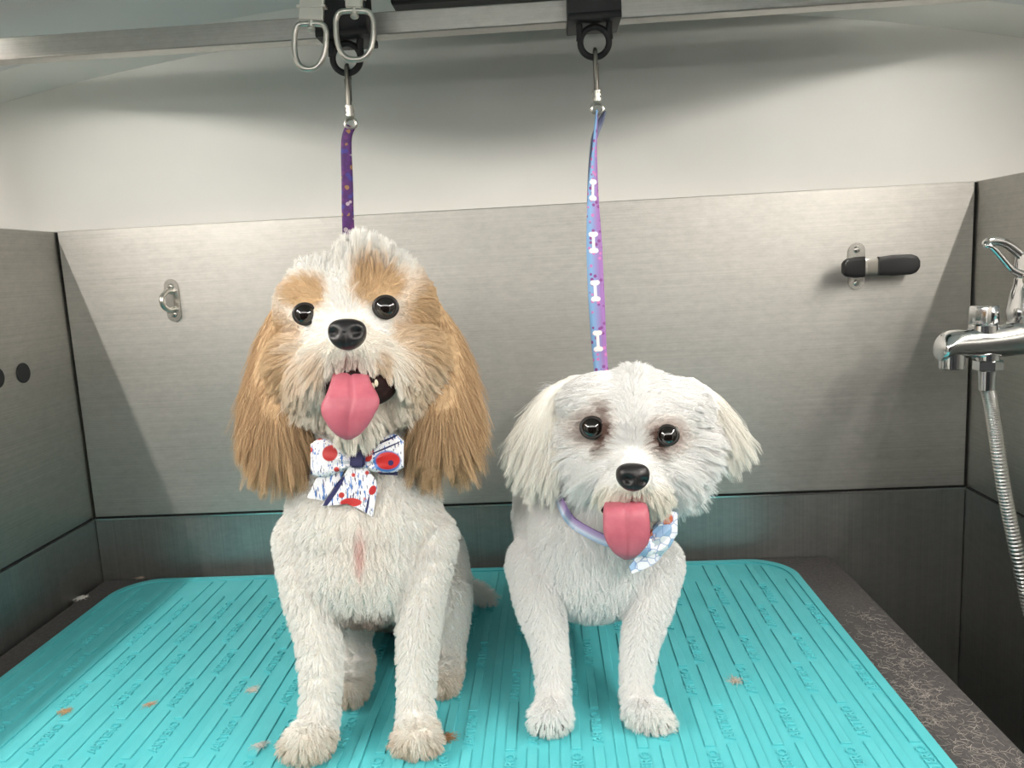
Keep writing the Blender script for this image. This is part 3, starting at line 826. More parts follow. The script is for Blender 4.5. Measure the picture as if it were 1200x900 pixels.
def claws(parent, pts, L=0.006, r=0.0017):
    for p, d in pts:
        p = np.asarray(p, float); d = unit(np.asarray(d, float))
        bm = bmesh.new(); b_tube(bm, smooth_path([p-d*0.004, p+d*L*0.5+(0,0,0.0008), p+d*L-(0,0,0.0015)], 6), [r, r, r*0.9, r*0.75, r*0.5, r*0.15], 8)
        from_bm('claw', bm, M_CLAW, parent, 'all')

# ---- tan eared dog, sitting
WHITE1 = lin((251,246,239)); CREAM = lin((226,203,170)); TAN = lin((206,176,138)); TAN2 = lin((170,138,104)); BROWNPAW = lin((198,166,130))
d1 = Dog()
d1.chain('head', [(416,380,.718,72)])
d1.chain('head', [(378,362,.714,54)]); d1.chain('head', [(456,358,.714,54)]); d1.chain('head', [(418,352,.720,52)])
d1.chain('cheek', [(362,425,.705,44),(375,455,.695,36)])
d1.chain('cheek', [(476,420,.705,44),(463,452,.695,36)])
d1.chain('muzzle', [(409,402,.665,30),(407,398,.645,24)])
d1.chain('muzzle', [(386,414,.662,25),(362,440,.670,25)])
d1.chain('muzzle', [(434,412,.662,25),(466,434,.670,25)])
d1.chain('jaw', [(421,478,.692,34),(419,498,.674,26)])
d1.chain('earL', [(338,352,.735,15),(322,400,.728,22),(316,450,.714,27),(328,495,.700,32)], 0.5)
d1.chain('earR', [(500,352,.738,15),(520,400,.732,22),(526,450,.716,27),(515,490,.702,32)], 0.5)
d1.chain('neck', [(424,430,.745,66),(426,520,.752,72),(428,575,.75,82)])
d1.chain('body', [(428,605,.748,88),(428,650,.742,80),(434,682,.730,38)])
d1.chain('body', [(.468,-.29,.150,.070),(.470,-.235,.105,.072),(.476,-.205,.085,.072)], world=True)
d1.chain('thigh', [(.432,-.235,.085,.040),(.424,-.290,.072,.036),(.436,-.318,.036,.022)], world=True)
d1.chain('thigh', [(.512,-.235,.085,.042),(.523,-.285,.078,.037),(.530,-.310,.036,.023)], world=True)
d1.chain('paw', [(.440,-.305,.030,.018),(.447,-.345,.028,.0165),(.449,-.358,.025,.0135)], world=True)
d1.chain('paw', [(.532,-.300,.030,.018),(.534,-.335,.028,.0165),(.536,-.345,.025,.0135)], world=True)
d1.chain('leg', [(358,632,.735,36),(362,690,.715,30),(373,745,.702,25),(377,800,.690,22),(374,845,.678,21)])
d1.chain('paw', [(370,858,.672,22),(360,869,.664,23)])
d1.chain('leg', [(500,632,.738,36),(494,690,.715,28),(490,745,.702,23),(488,800,.690,20),(487,840,.680,20)])
d1.chain('paw', [(488,852,.674,21),(489,864,.666,23)])
for ox in (-18,-6,6,17):
    d1.chain('paw', [(357+ox*1.15, 878-abs(ox)*0.15, .655+abs(ox)*0.0004, 10)])
    d1.chain('paw', [(489+ox*1.1, 875-abs(ox)*0.15, .658+abs(ox)*0.0004, 10)])
d1.chain('tail', [(.520,-.17,.05,.018),(.540,-.160,.040,.008),(.556,-.150,.030,.006),(.570,-.148,.019,.0042)], world=True)
me1 = d1.mesh('body', it=9)
MOUTH1 = (421, 453, 44, 25)
EYES1 = ((357.5,368,13.8),(452,360,14.6))
NOSE1 = PD(407, 392, .62)
def style1(P, N, g, u, v, rng):
    n = len(P); z1 = np.zeros(n)
    front = (N@(-CF)) > -0.1
    is_ = lambda *a: np.isin(g, a)
    head = is_('head','cheek','muzzle','jaw'); ear = is_('earL','earR')
    # coat colour
    C = np.tile(np.array(WHITE1), (n,1))
    tan = np.maximum.reduce([ell(u,v,358,344,31,20,0.3), ell(u,v,440,336,38,23,0.3), ell(u,v,505,378,36,62), ell(u,v,326,415,20,56), ell(u,v,492,440,22,46)*0.6, ell(u,v,345,440,18,40)*0.5, ell(u,v,340,392,16,20)*0.7, ell(u,v,478,388,20,20)*0.8,
                             ell(u,v,372,425,9,14)*0.55, ell(u,v,447,425,9,14)*0.7])
    tan = tan*(1-ell(u,v,398,335,13,60,0.4))*soft(v,303,322)
    C = np.where(head[:,None], mixa(C, TAN, tan), C)
    cream = np.where(is_('muzzle'), 0.22, 0)+np.where(is_('cheek'), 0.34, 0)+np.where(is_('jaw'), 0.22, 0)
    C = mixa(C, CREAM, cream)
    back = head & ((N@(-CF)) < -0.45)
    C = np.where(back[:,None], np.array(TAN), C)
    C = np.where(ear[:,None], mixa(np.tile(np.array(TAN),(n,1)), TAN2, np.clip(rng.normal(0.35,0.3,n),0,1)), C)
    patch = 0.5+0.5*np.sin(P[:,0]*310+1.0)*np.sin(P[:,1]*270)
    toes = is_('paw')*np.clip(1.15-(P[:,2]-0.012)/0.026, 0, 0.95)*(0.25+0.35*rng.random(n)+0.4*patch)
    C = mixa(C, BROWNPAW, toes)
    C = mixa(C, TAN, is_('body','thigh')*ell(P[:,0],P[:,2],.56,.16,.03,.03)*0.6)
    sk = is_('body','leg','neck')
    C = mixa(C, lin((226,208,200)), sk*0.25*ell(u,v,425,640,30,60,0.8))
    C = mixa(C, lin((222,180,172)), (is_('body','leg','neck')&front)*ell(u,v,421,648,5,24,0.6)*0.8)
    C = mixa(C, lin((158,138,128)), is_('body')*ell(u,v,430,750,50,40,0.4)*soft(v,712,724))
    C = np.clip(C*(1+rng.normal(0,0.07,n))[:,None], 0, 0.92)
    # length
    L = np.full(n, 0.0068)
    L[is_('leg')] = 0.0062; L[is_('paw')] = 0.0080; L[is_('thigh')] = 0.0055; L[is_('neck')] = 0.008
    L[is_('head')] = 0.011; L[is_('cheek')] = 0.018; L[is_('muzzle')] = 0.016; L[is_('jaw')] = 0.013
    top = is_('head')*np.clip((325-v)/30, 0, 1); L = L+top*0.003
    tuft = is_('head')*ell(u,v,428,300,26,24,0.5); L = L+tuft*0.010
    L[ear] = 0.028; L = L+ear*np.clip((v-400)/80, 0, 1)*0.010
    L[is_('tail')] = 0.013
    de = np.full(n, 1e3)
    for ex, ey, er in EYES1: de = np.minimum(de, np.hypot(u-ex, (v-ey)*1.05)/er)
    dn = np.hypot((u-407)/23, (v-392)/18.5)
    dm = np.hypot((u-MOUTH1[0])/MOUTH1[2], (v-MOUTH1[1])/MOUTH1[3])
    fh = head & front
    L = np.where(fh, L*np.clip(0.18+(de-1.0)*0.42, 0.18, 1), L)
    L = np.where(fh, L*np.clip(0.25+(dn-1.0)*0.8, 0.25, 1), L)
    L = np.where(fh & (v < 450) & (np.abs(u-420) < 40) & (v > 400), L*0.62, L)
    L = L*(0.72+0.5*rng.random(n))
    keep = ~(fh & ((de < 1.02) | (dn < 0.98) | (dm < 1.0)))
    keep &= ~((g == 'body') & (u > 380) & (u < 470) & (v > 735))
    # comb
    out = unit(P-NOSE1); tang = unit(out-N*np.sum(out*N,1)[:,None])
    dn_ = np.tile(np.array([0,0,-1.0]), (n,1)); dtan = unit(dn_-N*np.sum(dn_*N,1)[:,None])
    D = N*0.75+dtan*0.75
    D[head] = (N*0.26+tang*1.0+dn_*0.15)[head]
    up_ = np.tile(np.array([0.1,0.1,1.0]), (n,1))
    wt = np.clip(top*0.8+tuft, 0, 1)[:,None]; D = D*(1-wt)+(N*0.8+up_*1.0)*wt
    lipw = (is_('muzzle')*np.clip((v-405)/25,0,1))[:,None]; D = D*(1-lipw*0.6)+(N*0.3+tang*0.4+dn_*1.0)*lipw*0.6
    cx_ = np.where(g == 'earL', 322, 519)
    side = unit(np.outer((u-cx_), CR)+1e-6)
    D[ear] = (N*0.28+dn_*1.25+side*0.22)[ear]
    pw = is_('paw'); D[pw] = (N*0.9+dtan*0.6)[pw]
    D = unit(unit(D)+rng.normal(0, 0.16, (n,3)))
    bend = dn_*0.22*np.where(head|ear, 1.0, 0.5)[:,None]; bend = bend*(1-wt)
    curl = np.where(head|ear, 0.035, 0.10); cl = np.where(ear, 0.6, np.where(head, 0.6, 0.42))
    return keep, L, D, bend, C, curl, cl
dog1 = thing('dog', (0.475, -0.33, MTOP), 'sitting white dog with tan ears and patches, wearing a bow', 'dog', 'groomed dogs on the mat')
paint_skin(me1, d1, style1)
at1 = hits(me1)
me1.transform(Matrix.Translation(Vector(-wloc(dog1)))); add_obj('body', me1, None, dog1)
me1.transform(Matrix.Translation(Vector(wloc(dog1))))
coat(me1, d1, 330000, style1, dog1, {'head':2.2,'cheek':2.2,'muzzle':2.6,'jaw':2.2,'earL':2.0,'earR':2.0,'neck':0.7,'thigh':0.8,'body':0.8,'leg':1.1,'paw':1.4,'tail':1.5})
me1.transform(Matrix.Translation(Vector(-wloc(dog1))))
for ex, ey, er in EYES1: eye(dog1, ex, ey, er, at1(ex, ey)+0.0012)
nd_ = at1(407, 398); nose(dog1, 407, 392, 22, 18.5, nd_+0.002, ((393,391),(420,390)))
dm_ = .662
bm = bmesh.new(); b_ball(bm, PD(MOUTH1[0], MOUTH1[1], dm_), (MOUTH1[2]*dm_/FPX, MOUTH1[3]*dm_/FPX, 0.014), 4, FLAT)
mo = from_bm('mouth_lining', bm, M_MOUTH, dog1, 'all')
for px, py in ((437,453),(441,449)):
    bm = bmesh.new(); c = PD(px, py, .644); b_ball(bm, c, (0.0016,0.0014,0.0032), 2); from_bm('tooth', bm, M_TOOTH, mo, 'all')
tongue(dog1, [(424,394,431,.676),(434,390,433,.660),(446,388,434,.644),(463,382,443,.634),(474,376.7,444.4,.632),(485.5,377,439,.632),(499,384.4,431,.634),(509,393,422,.637),(515.5,404,411,.640)])

# ---- small all-white dog, standing
WHITE2 = lin((252,250,246)); STAIN = lin((138,108,96)); DSTAIN = lin((74,56,50)); IVORY = lin((236,226,206))
d2 = Dog()
d2.chain('head', [(744,505,.705,62)])
d2.chain('head', [(712,484,.712,50)]); d2.chain('head', [(778,487,.712,48)]); d2.chain('head', [(744,480,.712,50)])
d2.chain('cheek', [(702,545,.710,36),(722,548,.692,32)]); d2.chain('cheek', [(786,548,.710,34),(764,550,.692,32)])
d2.chain('head', [(742,532,.690,40)]); d2.chain('cheek', [(694,515,.716,42)]); d2.chain('cheek', [(794,518,.716,40)])
d2.chain('muzzle', [(741,555,.672,30),(741,560,.650,22)])
d2.chain('muzzle', [(722,572,.664,20)]); d2.chain('muzzle', [(762,573,.664,20)])
d2.chain('jaw', [(738,590,.685,30),(737,600,.672,20)])
d2.chain('earL', [(676,450,.728,15),(650,472,.720,23),(634,502,.714,25),(644,522,.712,24)], 0.5)
d2.chain('earR', [(808,452,.728,14),(830,472,.722,18),(846,500,.718,19)], 0.5)
d2.chain('neck', [(735,540,.735,58),(712,595,.755,68)])
d2.chain('body', [(696,628,.765,80),(694,650,.765,74)])
d2.chain('body', [(.684,-.29,.135,.072),(.678,-.21,.142,.070),(.672,-.14,.140,.068)], world=True)
d2.chain('thigh', [(.640,-.135,.115,.040),(.632,-.110,.060,.024),(.634,-.118,.030,.016)], world=True)
d2.chain('thigh', [(.704,-.135,.115,.040),(.710,-.110,.060,.024),(.708,-.118,.030,.016)], world=True)
d2.chain('paw', [(.634,-.125,.026,.015),(.634,-.145,.025,.014)], world=True)
d2.chain('paw', [(.708,-.125,.026,.015),(.708,-.145,.025,.014)], world=True)
d2.chain('tail', [(.672,-.075,.19,.014),(.668,-.055,.225,.011),(.664,-.065,.255,.008)], world=True)
d2.chain('leg', [(628,660,.755,34),(633,705,.735,28),(643,750,.720,20),(649,800,.705,17.5),(648,822,.697,18)])
d2.chain('paw', [(647,832,.690,19),(645,840,.684,18)])
d2.chain('leg', [(768,660,.752,32),(762,705,.735,26),(750,750,.720,20),(745,800,.705,16),(746,818,.698,17)])
d2.chain('paw', [(750,830,.690,18),(762,838,.684,17)])
for ox in (-15,-5,5,15):
    d2.chain('paw', [(644+ox, 846-abs(ox)*0.2, .676+abs(ox)*0.0004, 9)])
for ox, oy in ((-14,-4),(-3,0),(8,2),(17,0)):
    d2.chain('paw', [(764+ox, 846+oy*0.6, .676+abs(ox-4)*0.0003, 9)])
me2 = d2.mesh('body', it=12)
EYES2 = ((693.8,501.3,14.0),(782.5,510,13.0))
NOSE2 = PD(741, 552, .64)
def style2(P, N, g, u, v, rng):
    n = len(P)
    front = (N@(-CF)) > -0.1
    is_ = lambda *a: np.isin(g, a)
    head = is_('head','cheek','muzzle','jaw'); ear = is_('earL','earR')
    C = np.tile(np.array(WHITE2), (n,1))
    fh = head & front
    st = np.maximum.reduce([ell(u,v,709,508,13,20,0.6), ell(u,v,711,484,10,14,0.7)*0.7, ell(u,v,769,515,13,17,0.6), ell(u,v,694,501,21,19,0.4)*0.75, ell(u,v,782,510,20,18,0.4)*0.75])
    C = np.where(fh[:,None], mixa(mixa(C, STAIN, np.clip(st*1.1,0,1)), DSTAIN, np.clip(st*1.6-0.9,0,0.9)), C)
    C = mixa(C, IVORY, (is_('muzzle','jaw')&fh)*0.55*np.clip((v-560)/15,0,1)); C = mixa(C, IVORY, ear*0.35)
    toes = is_('paw')*np.clip(0.5-(P[:,2]-0.012)/0.04, 0, 1)*rng.random(n); C = mixa(C, lin((205,188,165)), toes)
    C = np.clip(C*(1+rng.normal(0,0.05,n))[:,None], 0, 0.92)
    L = np.full(n, 0.0068); L[is_('leg')] = 0.0065; L[is_('paw')] = 0.009; L[is_('thigh')] = 0.0065; L[is_('neck')] = 0.008
    L[is_('head')] = 0.015; L[is_('cheek')] = 0.026; L[is_('muzzle')] = 0.019; L[is_('jaw')] = 0.014; L[ear] = 0.024
    L = L+ear*np.clip((v-460)/60,0,1)*0.008
    L[is_('tail')] = 0.03
    de = np.full(n, 1e3)
    for ex, ey, er in EYES2: de = np.minimum(de, np.hypot(u-ex, (v-ey)*1.05)/er)
    dn = np.hypot((u-741.5)/20.5, (v-559)/17)
    dm = np.hypot((u-733)/30, (v-598)/13)
    L = np.where(fh, L*np.clip(0.16+(de-1.0)*0.40, 0.16, 1), L)
    L = np.where(fh, L*np.clip(0.25+(dn-1.0)*0.7, 0.25, 1), L)
    L = np.where(fh & (np.abs(u-736) < 30) & (v > 572) & (v < 592), L*0.85, L)
    L = L*(0.72+0.5*rng.random(n))
    keep = ~(fh & ((de < 1.02) | (dn < 0.97) | (dm < 0.95)))
    out = unit(P-NOSE2); tang = unit(out-N*np.sum(out*N,1)[:,None])
    dn_ = np.tile(np.array([0,0,-1.0]), (n,1)); dtan = unit(dn_-N*np.sum(dn_*N,1)[:,None])
    D = N*0.7+dtan*0.8
    # head hair parts down the middle and falls to the sides
    lat = np.outer(np.tanh((u-744)/25), CR)
    crown = np.clip((505-v)/40, 0, 1)[:,None]
    hd = N*0.28+tang*1.0+dn_*0.2
    hd = hd*(1-crown)+(N*0.20+lat*0.9+dn_*0.35*(np.abs(np.tanh((u-744)/25)))[:,None]+tang*0.35)*crown
    D[head] = hd[head]
    cx_ = np.where(g == 'earL', 642, 836); side = unit(np.outer((u-cx_), CR)+1e-6)
    outw = np.outer(np.where(g == 'earL', -1.0, 1.0), CR)
    D[ear] = (N*0.28+dn_*1.1+side*0.15+outw*0.42)[ear]
    pw = is_('paw'); D[pw] = (N*0.8+dtan*0.8)[pw]
    D = unit(unit(D)+rng.normal(0, 0.14, (n,3)))
    bend = dn_*0.25*np.where(head|ear, 1.0, 0.5)[:,None]
    curl = np.where(head|ear, 0.03, 0.08); cl = np.where(ear, 0.6, np.where(head, 0.55, 0.32))
    return keep, L, D, bend, C, curl, cl
dog2 = thing('dog', (0.68, -0.27, MTOP), 'small all white dog standing on the mat with its tongue out', 'dog', 'groomed dogs on the mat')
paint_skin(me2, d2, style2)
at2 = hits(me2)
coat(me2, d2, 300000, style2, dog2, {'head':2.2,'cheek':2.2,'muzzle':2.6,'jaw':2.0,'earL':2.4,'earR':2.4,'neck':0.8,'thigh':0.6,'body':0.8,'leg':1.1,'paw':1.4})
me2.transform(Matrix.Translation(Vector(-wloc(dog2)))); add_obj('body', me2, None, dog2)
for ex, ey, er in EYES2: eye(dog2, ex, ey, er, at2(ex, ey)+0.0002)
nose(dog2, 741.5, 559, 19.5, 16.5, at2(741, 563)+0.002, ((733.6,560.5),(752.5,563)))
bm = bmesh.new(); b_ball(bm, PD(733, 594, .668), (30*.668/FPX, 16*.668/FPX, 0.016), 4, FLAT)
from_bm('mouth_lining', bm, M_MOUTH, dog2, 'all')
tongue(dog2, [(575,712,752,.682),(585,710,754,.662),(597,707,760,.645),(621,707,762,.642),(636,711,760,.643),(648,719.5,751,.646),(653,726,745,.649),(656,732,739,.652)])
claws(dog2, [(PD(644+o, 851, .674), (o*0.01, -1, -0.3)) for o in (-15,-5,5,15)] + [(PD(764+o, 851, .674), (o*0.012, -1, -0.3)) for o in (-14,-3,8,17)], L=0.0035)
# ------------------------------------------------------------------ bow of the tan eared dog
def disc(m, c, rx, rz, rot=0.0):
    tc = nd(m, 'ShaderNodeTexCoord'); mp = nd(m, 'ShaderNodeMapping'); mp.vector_type = 'TEXTURE'
    mp.inputs['Location'].default_value = (c[0], 0, c[2]); mp.inputs['Scale'].default_value = (rx, 1000.0, rz); mp.inputs['Rotation'].default_value = (0, rot, 0)
    lk(m, tc.outputs['Object'], mp.inputs['Vector'])
    ln = nd(m, 'ShaderNodeVectorMath', operation='LENGTH'); lk(m, mp.outputs[0], ln.inputs[0])
    return maprange(m, ln.outputs['Value'], 0.92, 1.05, 1, 0)
BD = at1(418, 548)-0.014
bow = thing('bow_tie', PD(418, 538, BD), 'white ribbon bow with red and navy print under the chin of the sitting dog', 'bow')
BO = wloc(bow)
M_BOW = mat('printed_ribbon', srgb=(232,232,236), rough=0.45)
c_ = coords(M_BOW, (1,1,1), rot=(0, math.radians(32), 0))
n1 = noise(M_BOW, coords(M_BOW, (420, 420, 70), rot=(0, math.radians(25), 0)), 1.0, 2)
colr = mixc(M_BOW, maprange(M_BOW, n1, 0.57, 0.61, 0, 1), lin((234,234,238)), lin((70,120,190)))
n2 = noise(M_BOW, coords(M_BOW, (700, 700, 90), rot=(0, math.radians(20), 0)), 1.0, 2)
colr = mixc(M_BOW, maprange(M_BOW, n2, 0.60, 0.63, 0, 1), colr, lin((36,40,90)))
vo = nd(M_BOW, 'ShaderNodeTexVoronoi'); vo.inputs['Scale'].default_value = 75; lk(M_BOW, coords(M_BOW), vo.inputs['Vector'])
colr = mixc(M_BOW, maprange(M_BOW, vo.outputs['Distance'], 0.16, 0.21, 1, 0), colr, lin((190,52,48)))
def dpx(px, py, rx, ry, col, rot=0.0):
    global colr
    s = BD/FPX
    colr = mixc(M_BOW, disc(M_BOW, PD(px, py, BD)-BO, rx*s, ry*s, rot), colr, lin(col))
dpx(455, 539, 16, 13, (70,120,190)); dpx(456, 538, 14, 10.5, (196,44,42)); dpx(459.5, 540.5, 3.2, 3.2, (50,36,90))
dpx(432.5, 534, 5, 5.5, (190,56,50), 0.4); dpx(388, 530, 9, 9, (180,44,44)); dpx(412, 588, 13, 5, (190,50,50)); dpx(437, 574, 4, 6, (180,40,44), 0.5)
dpx(450, 516, 24, 1.2, (30,34,84), -0.35); dpx(452, 524, 22, 1.0, (30,34,84), -0.35); dpx(450, 554, 18, 1.6, (34,36,84), 0.05)
dpx(391, 577, 24, 3.4, (34,36,84), -0.93); dpx(431, 592, 12, 1.2, (34,36,84), -1.35)
lk(M_BOW, colr, bsdf(M_BOW).inputs['Base Color'])
bump(M_BOW, noise(M_BOW, coords(M_BOW, (900,900,900)), 1.0, 2), 0.2, 0.0003)
def loop_loft(name, xs_, tops, bots, d, puff, m, parent, pleat=0.0):
    n = 26; t = np.linspace(0, 1, n)
    q = np.linspace(0, 1, len(xs_)); X = np.interp(t, q, xs_); A = smooth_path(np.column_stack([q*0, tops, bots]), n)
    bm = bmesh.new(); rg = []
    for k in range(n):
        yc, hh_ = (A[k,1]+A[k,2])/2, (A[k,2]-A[k,1])/2
        pf = puff*(0.35+0.65*math.sin(math.pi*min(1, t[k]*0.9+0.05)))
        ring = []
        for a in np.linspace(0, 2*math.pi, 32, endpoint=False):
            s_, c2_ = math.sin(a), math.cos(a)
            fold = pleat*math.cos(s_*9.0)*(1-t[k])*math.copysign(1, c2_)
            ring.append(bm.verts.new(Vector(PD(X[k], yc+s_*hh_, d-pf*math.copysign(abs(c2_)**0.7, c2_)-fold))))
        rg.append(ring)
    for a, b in zip(rg[:-1], rg[1:]):
        for j in range(32): bm.faces.new((a[j], a[(j+1)%32], b[(j+1)%32], b[j]))
    bm.faces.new(rg[0][::-1]); bm.faces.new(rg[-1])
    return from_bm(name, bm, m, parent, True)
def sheet(name, poly, d0, d1, m, parent, th=0.0008, wav=0.0):
    """thin fabric tail: polygon in the photograph's frame, depth d0 at its top and d1 at its foot"""
    ys_ = [p[1] for p in poly]; y0, y1 = min(ys_), max(ys_)
    bm = bmesh.new(); f = bm.faces.new([bm.verts.new((x, y, 0)) for x, y in poly])
    bmesh.ops.triangulate(bm, faces=[f]); bmesh.ops.subdivide_edges(bm, edges=list(bm.edges), cuts=4, use_grid_fill=True)
    for v_ in bm.verts:
        x, y, _ = v_.co; t = (y-y0)/(y1-y0)
        v_.co = Vector(PD(x, y, d0+(d1-d0)*t+wav*math.sin(x*0.22)*t))
    bmesh.ops.recalc_face_normals(bm, faces=bm.faces)
    bmesh.ops.solidify(bm, geom=list(bm.faces), thickness=th)
    return from_bm(name, bm, m, parent, True)
loop_loft('loop', [426,438,452,464,473], [534,524,512,509,516], [548,553,555,553,548], BD-0.001, 0.0055, M_BOW, bow, 0.0012)
loop_loft('loop', [412,400,386,374,364], [534,525,516,514,520], [548,553,558,559,556], BD+0.001, 0.0055, M_BOW, bow, 0.0012)
sheet('ribbon_tail', [(405,548),(382,554),(371,560),(360,583),(379,587),(397,566)], BD+0.002, BD+0.004, M_BOW, bow, wav=0.0015)
sheet('ribbon_tail', [(409,547),(429,547),(441,563),(442,575),(437,606),(422,597),(407,590),(392,592),(376,593),(388,578),(401,560)], BD-0.001, BD-0.001, M_BOW, bow, wav=0.002)
sheet('ribbon_tail', [(440,552),(466,553),(466,557),(446,556)], BD+0.003, BD+0.003, M_NAVY, bow)
bm = bmesh.new()
ol = [(410.5,527.5),(428,527.5),(426.5,548),(409,548.5)]
b_prism(bm, [PD(x, y, BD-0.0085) for x, y in ol], (0,0,0), CF*0.015)
bmesh.ops.bevel(bm, geom=list(bm.edges), offset=0.0018, segments=2, affect='EDGES')
from_bm('knot', bm, M_NAVY, bow, True)

# ------------------------------------------------------------------ collar and bow of the white dog
M_COLLAR = mat('blue_lilac_webbing', srgb=(150,176,208), rough=0.6)
tc = nd(M_COLLAR, 'ShaderNodeUVMap'); sp = nd(M_COLLAR, 'ShaderNodeSeparateXYZ'); lk(M_COLLAR, tc.outputs[0], sp.inputs[0])
lk(M_COLLAR, ramp(M_COLLAR, sp.outputs['Y'], [(0.0, lin((140,170,206))), (0.35, lin((206,216,232))), (0.6, lin((176,160,198))), (1.0, lin((150,124,176)))]), bsdf(M_COLLAR).inputs['Base Color'])
def gd(px, py, o): 
    h = at2(px, py); return PD(px, py, (h if h is not None and h < 0.715 else 0.705)-o)
cp = [gd(660,596,0.003), gd(671,612,0.004), gd(690,624,0.005), gd(712,634,0.006), gd(735,639,0.008), gd(760,632,0.013), gd(780,612,0.012), PD(800,588,.730), PD(795,565,.775), PD(762,548,.815), PD(718,545,.823), PD(676,560,.790), PD(655,575,.740)]
collar = thing('dog_collar', np.mean(cp, 0), 'light blue and lilac collar with a printed bow on the all white dog', 'collar')
ext = np.vstack([cp[-2:], cp, cp[:3]]); full = smooth_path(ext, 10*(len(ext)-1)+1)[20:20+10*len(cp)]
bm = bmesh.new(); uvl = bm.loops.layers.uv.new('UVMap'); cen = full.mean(0); rg = []
axis = unit(PD(742,500,.71)-PD(715,600,.75))
for k in range(len(full)):
    p = full[k]; o_ = p-cen; o_ -= axis*np.dot(o_, axis); o_ = unit(o_)
    a_ = unit(axis-o_*0.25)
    rg.append([bm.verts.new(Vector(p+a_*h_+o_*q_)) for h_, q_ in ((-0.0046,0.0009),(0.0046,0.0009),(0.0046,-0.0009),(-0.0046,-0.0009))])
for k in range(len(rg)):
    a, b = rg[k], rg[(k+1) % len(rg)]
    for j in range(4):
        f = bm.faces.new((a[j], a[(j+1)%4], b[(j+1)%4], b[j])); hv = (0,1,1,0)
        for l, yv in zip(f.loops, (hv[j], hv[(j+1)%4], hv[(j+1)%4], hv[j])): l[uvl].uv = (k/len(rg), yv)
from_bm('band', bm, M_COLLAR, collar, True)
M_BOW2 = mat('pale_blue_print', srgb=(176,200,228), rough=0.45)
vo = nd(M_BOW2, 'ShaderNodeTexVoronoi'); vo.inputs['Scale'].default_value = 130; lk(M_BOW2, coords(M_BOW2), vo.inputs['Vector'])
cc = ramp(M_BOW2, vo.outputs['Color'], [(0, lin((236,240,246))), (0.45, lin((160,192,226))), (0.66, lin((232,236,244))), (0.84, lin((196,104,74)))], 'CONSTANT')
ve = nd(M_BOW2, 'ShaderNodeTexVoronoi', feature='DISTANCE_TO_EDGE'); ve.inputs['Scale'].default_value = 130; lk(M_BOW2, coords(M_BOW2), ve.inputs['Vector'])
lk(M_BOW2, mixc(M_BOW2, maprange(M_BOW2, ve.outputs['Distance'], 0.01, 0.05, 1, 0), cc, lin((120,152,200))), bsdf(M_BOW2).inputs['Base Color'])
bd2 = (at2(770, 640) or 0.715)-0.020
bd2 = min(bd2, 0.676)
b2 = loop_loft('bow_loop', [757,766,776,786,794], [628,616,606,599,601], [650,652,650,640,626], bd2, 0.006, M_BOW2, collar, 0.0028)
loop_loft('bow_loop', [757,748,738,730,722], [630,628,628,630,634], [652,655,656,655,652], bd2-0.001, 0.005, M_BOW2, collar, 0.0022)
sheet('bow_tail', [(752,646),(772,648),(768,660),(752,668),(740,672),(737,664),(744,655)], bd2-0.003, bd2-0.003, M_BOW2, collar, wav=0.0015)
sheet('bow_tail', [(766,646),(782,642),(772,656),(762,664)], bd2+0.002, bd2+0.002, M_BOW2, collar, wav=0.0015)
bm = bmesh.new(); b_ball(bm, PD(757, 641, bd2-0.003), (0.0075,0.0085,0.006), 3, FLAT)
from_bm('bow_knot', bm, M_BOW2, collar, 'all')

# ------------------------------------------------------------------ clipped hair lying about
def strands(name, S, col, rad, parent=None, origin=None):
    n, seg, _ = S.shape
    cv = bpy.data.hair_curves.new(name); cv.add_curves([seg]*n)
    off = np.asarray(origin) if origin is not None else np.zeros(3)
    cv.attributes['position'].data.foreach_set('vector', (S-off).astype(np.float32).ravel())
    ra = cv.attributes.get('radius') or cv.attributes.new('radius', 'FLOAT', 'POINT')
    ra.data.foreach_set('value', np.full(n*seg, rad, np.float32))
    ca = cv.attributes.new('coat', 'FLOAT_COLOR', 'CURVE')
    ca.data.foreach_set('color', np.column_stack([col, np.ones(n)]).astype(np.float32).ravel())
    cv.materials.append(M_FUR)
    o = bpy.data.objects.new(name, cv); COL.objects.link(o); o.location = tuple(off); return o
def tuft(px, py, z, n, size, col, label):
    c = PZ(px, py, z)
    a = RNG.random(n)*6.283; L = size*(0.5+RNG.random(n)*0.6)
    st = c + np.column_stack([RNG.normal(0, size*0.22, n), RNG.normal(0, size*0.22, n), RNG.random(n)*size*0.18])
    t = np.linspace(-0.5, 0.5, 6)[None, :, None]
    dv = np.column_stack([np.cos(a), np.sin(a), RNG.normal(0, 0.15, n)])[:, None, :]
    pv = np.column_stack([-np.sin(a), np.cos(a), np.zeros(n)])[:, None, :]
    S = st[:, None, :] + dv*t*L[:, None, None] + pv*(t**2)*L[:, None, None]*RNG.normal(0, 1.6, n)[:, None, None]
    S[:, :, 2] = np.maximum(S[:, :, 2], z+0.0003)
    C = np.clip(np.tile(np.array(lin(col)), (n,1))*(1+RNG.normal(0, 0.12, n))[:, None], 0, 0.9)
    tag(strands('hair_tuft', S, C, 0.00012, origin=c), label, 'hair tuft', 'clipped hair tufts')
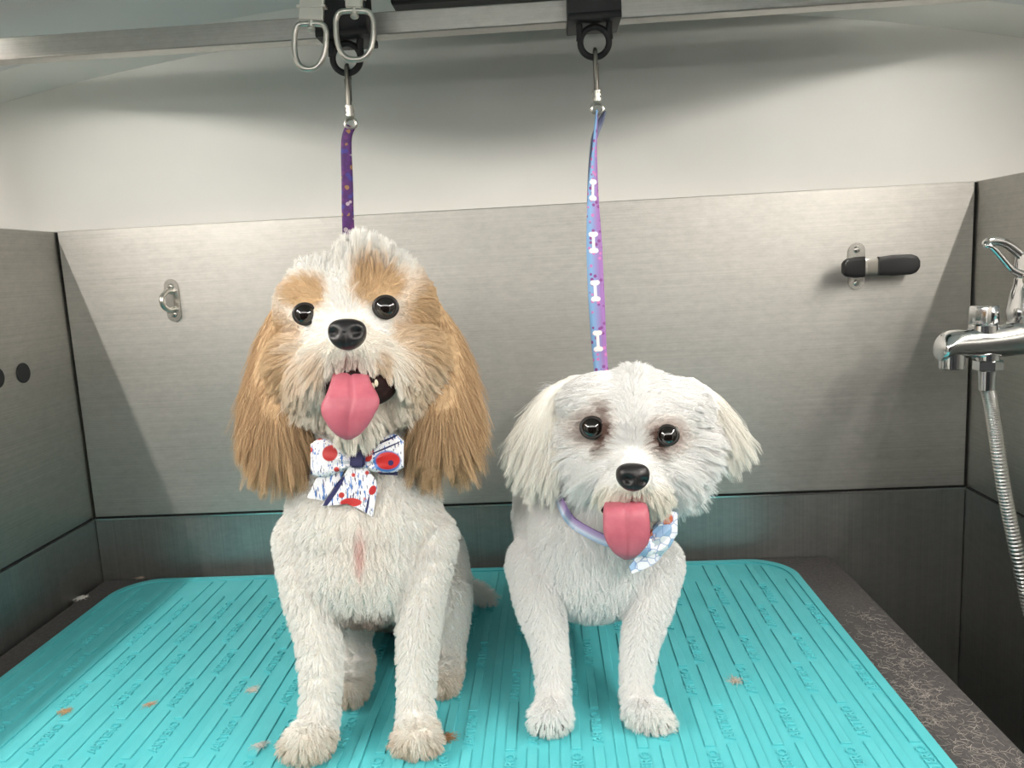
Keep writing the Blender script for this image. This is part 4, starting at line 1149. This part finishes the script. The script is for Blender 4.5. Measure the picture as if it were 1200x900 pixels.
tuft(77, 834, MTOP, 60, 0.009, (196,160,120), 'brown hair tuft on the mat, nearest its front left')
tuft(176, 826, MTOP, 40, 0.008, (200,160,130), 'reddish hair tuft on the mat left of the sitting dog')
tuft(296, 809, MTOP, 60, 0.008, (225,215,205), 'pale hair tuft on the mat beside the leg of the sitting dog')
tuft(304, 874, MTOP, 50, 0.010, (215,210,205), 'thin grey hair tuft on the mat beside the front paw of the sitting dog')
tuft(524, 865, MTOP, 80, 0.012, (180,140,105), 'brown hair tuft between the two dogs on the mat')
tuft(861, 798, MTOP, 40, 0.010, (205,185,170), 'faint hair tuft on the mat right of the white dog')
tuft(96, 701, 0.0003, 120, 0.010, (235,232,226), 'white hair tuft on the dark board in the back left corner')
tuft(165, 677, 0.0003, 90, 0.010, (200,185,170), 'beige hair tuft behind the back left corner of the mat')
n = 900
xs_ = 0.962 + RNG.random(n)*0.055; ys_ = -0.16 - RNG.random(n)**0.8*0.38
a = RNG.random(n)*6.283; L = 0.004+RNG.random(n)*0.007; t = np.linspace(-0.5, 0.5, 5)[None, :, None]
clus = RNG.random((40,2))*[0.055,0.36]+[0.962,-0.53]; ci = RNG.integers(0, 40, n); sel = RNG.random(n) < 0.6
xs_[sel] = np.clip(clus[ci[sel],0]+RNG.normal(0,0.006,sel.sum()), 0.958, 1.02); ys_[sel] = clus[ci[sel],1]+RNG.normal(0,0.009,sel.sum())
S = np.column_stack([xs_, ys_, np.full(n, 0.0006)])[:, None, :] + np.column_stack([np.cos(a), np.sin(a), np.zeros(n)])[:, None, :]*t*L[:, None, None] + np.column_stack([-np.sin(a), np.cos(a), np.zeros(n)])[:, None, :]*t**2*L[:, None, None]*RNG.normal(0, 1.2, n)[:, None, None]
S[:, :, 0] = np.clip(S[:, :, 0], 0.958, 1.022)
o = strands('loose_hair', S, np.clip(np.tile(np.array(lin((165,158,152))), (n,1))*(1+RNG.normal(0,0.2,n))[:, None], 0, 0.8), 0.00013, origin=(0.99,-0.35,0.0))
tag(o, 'loose pale dog hairs scattered on the dark board right of the mat', 'hair', kind='stuff')
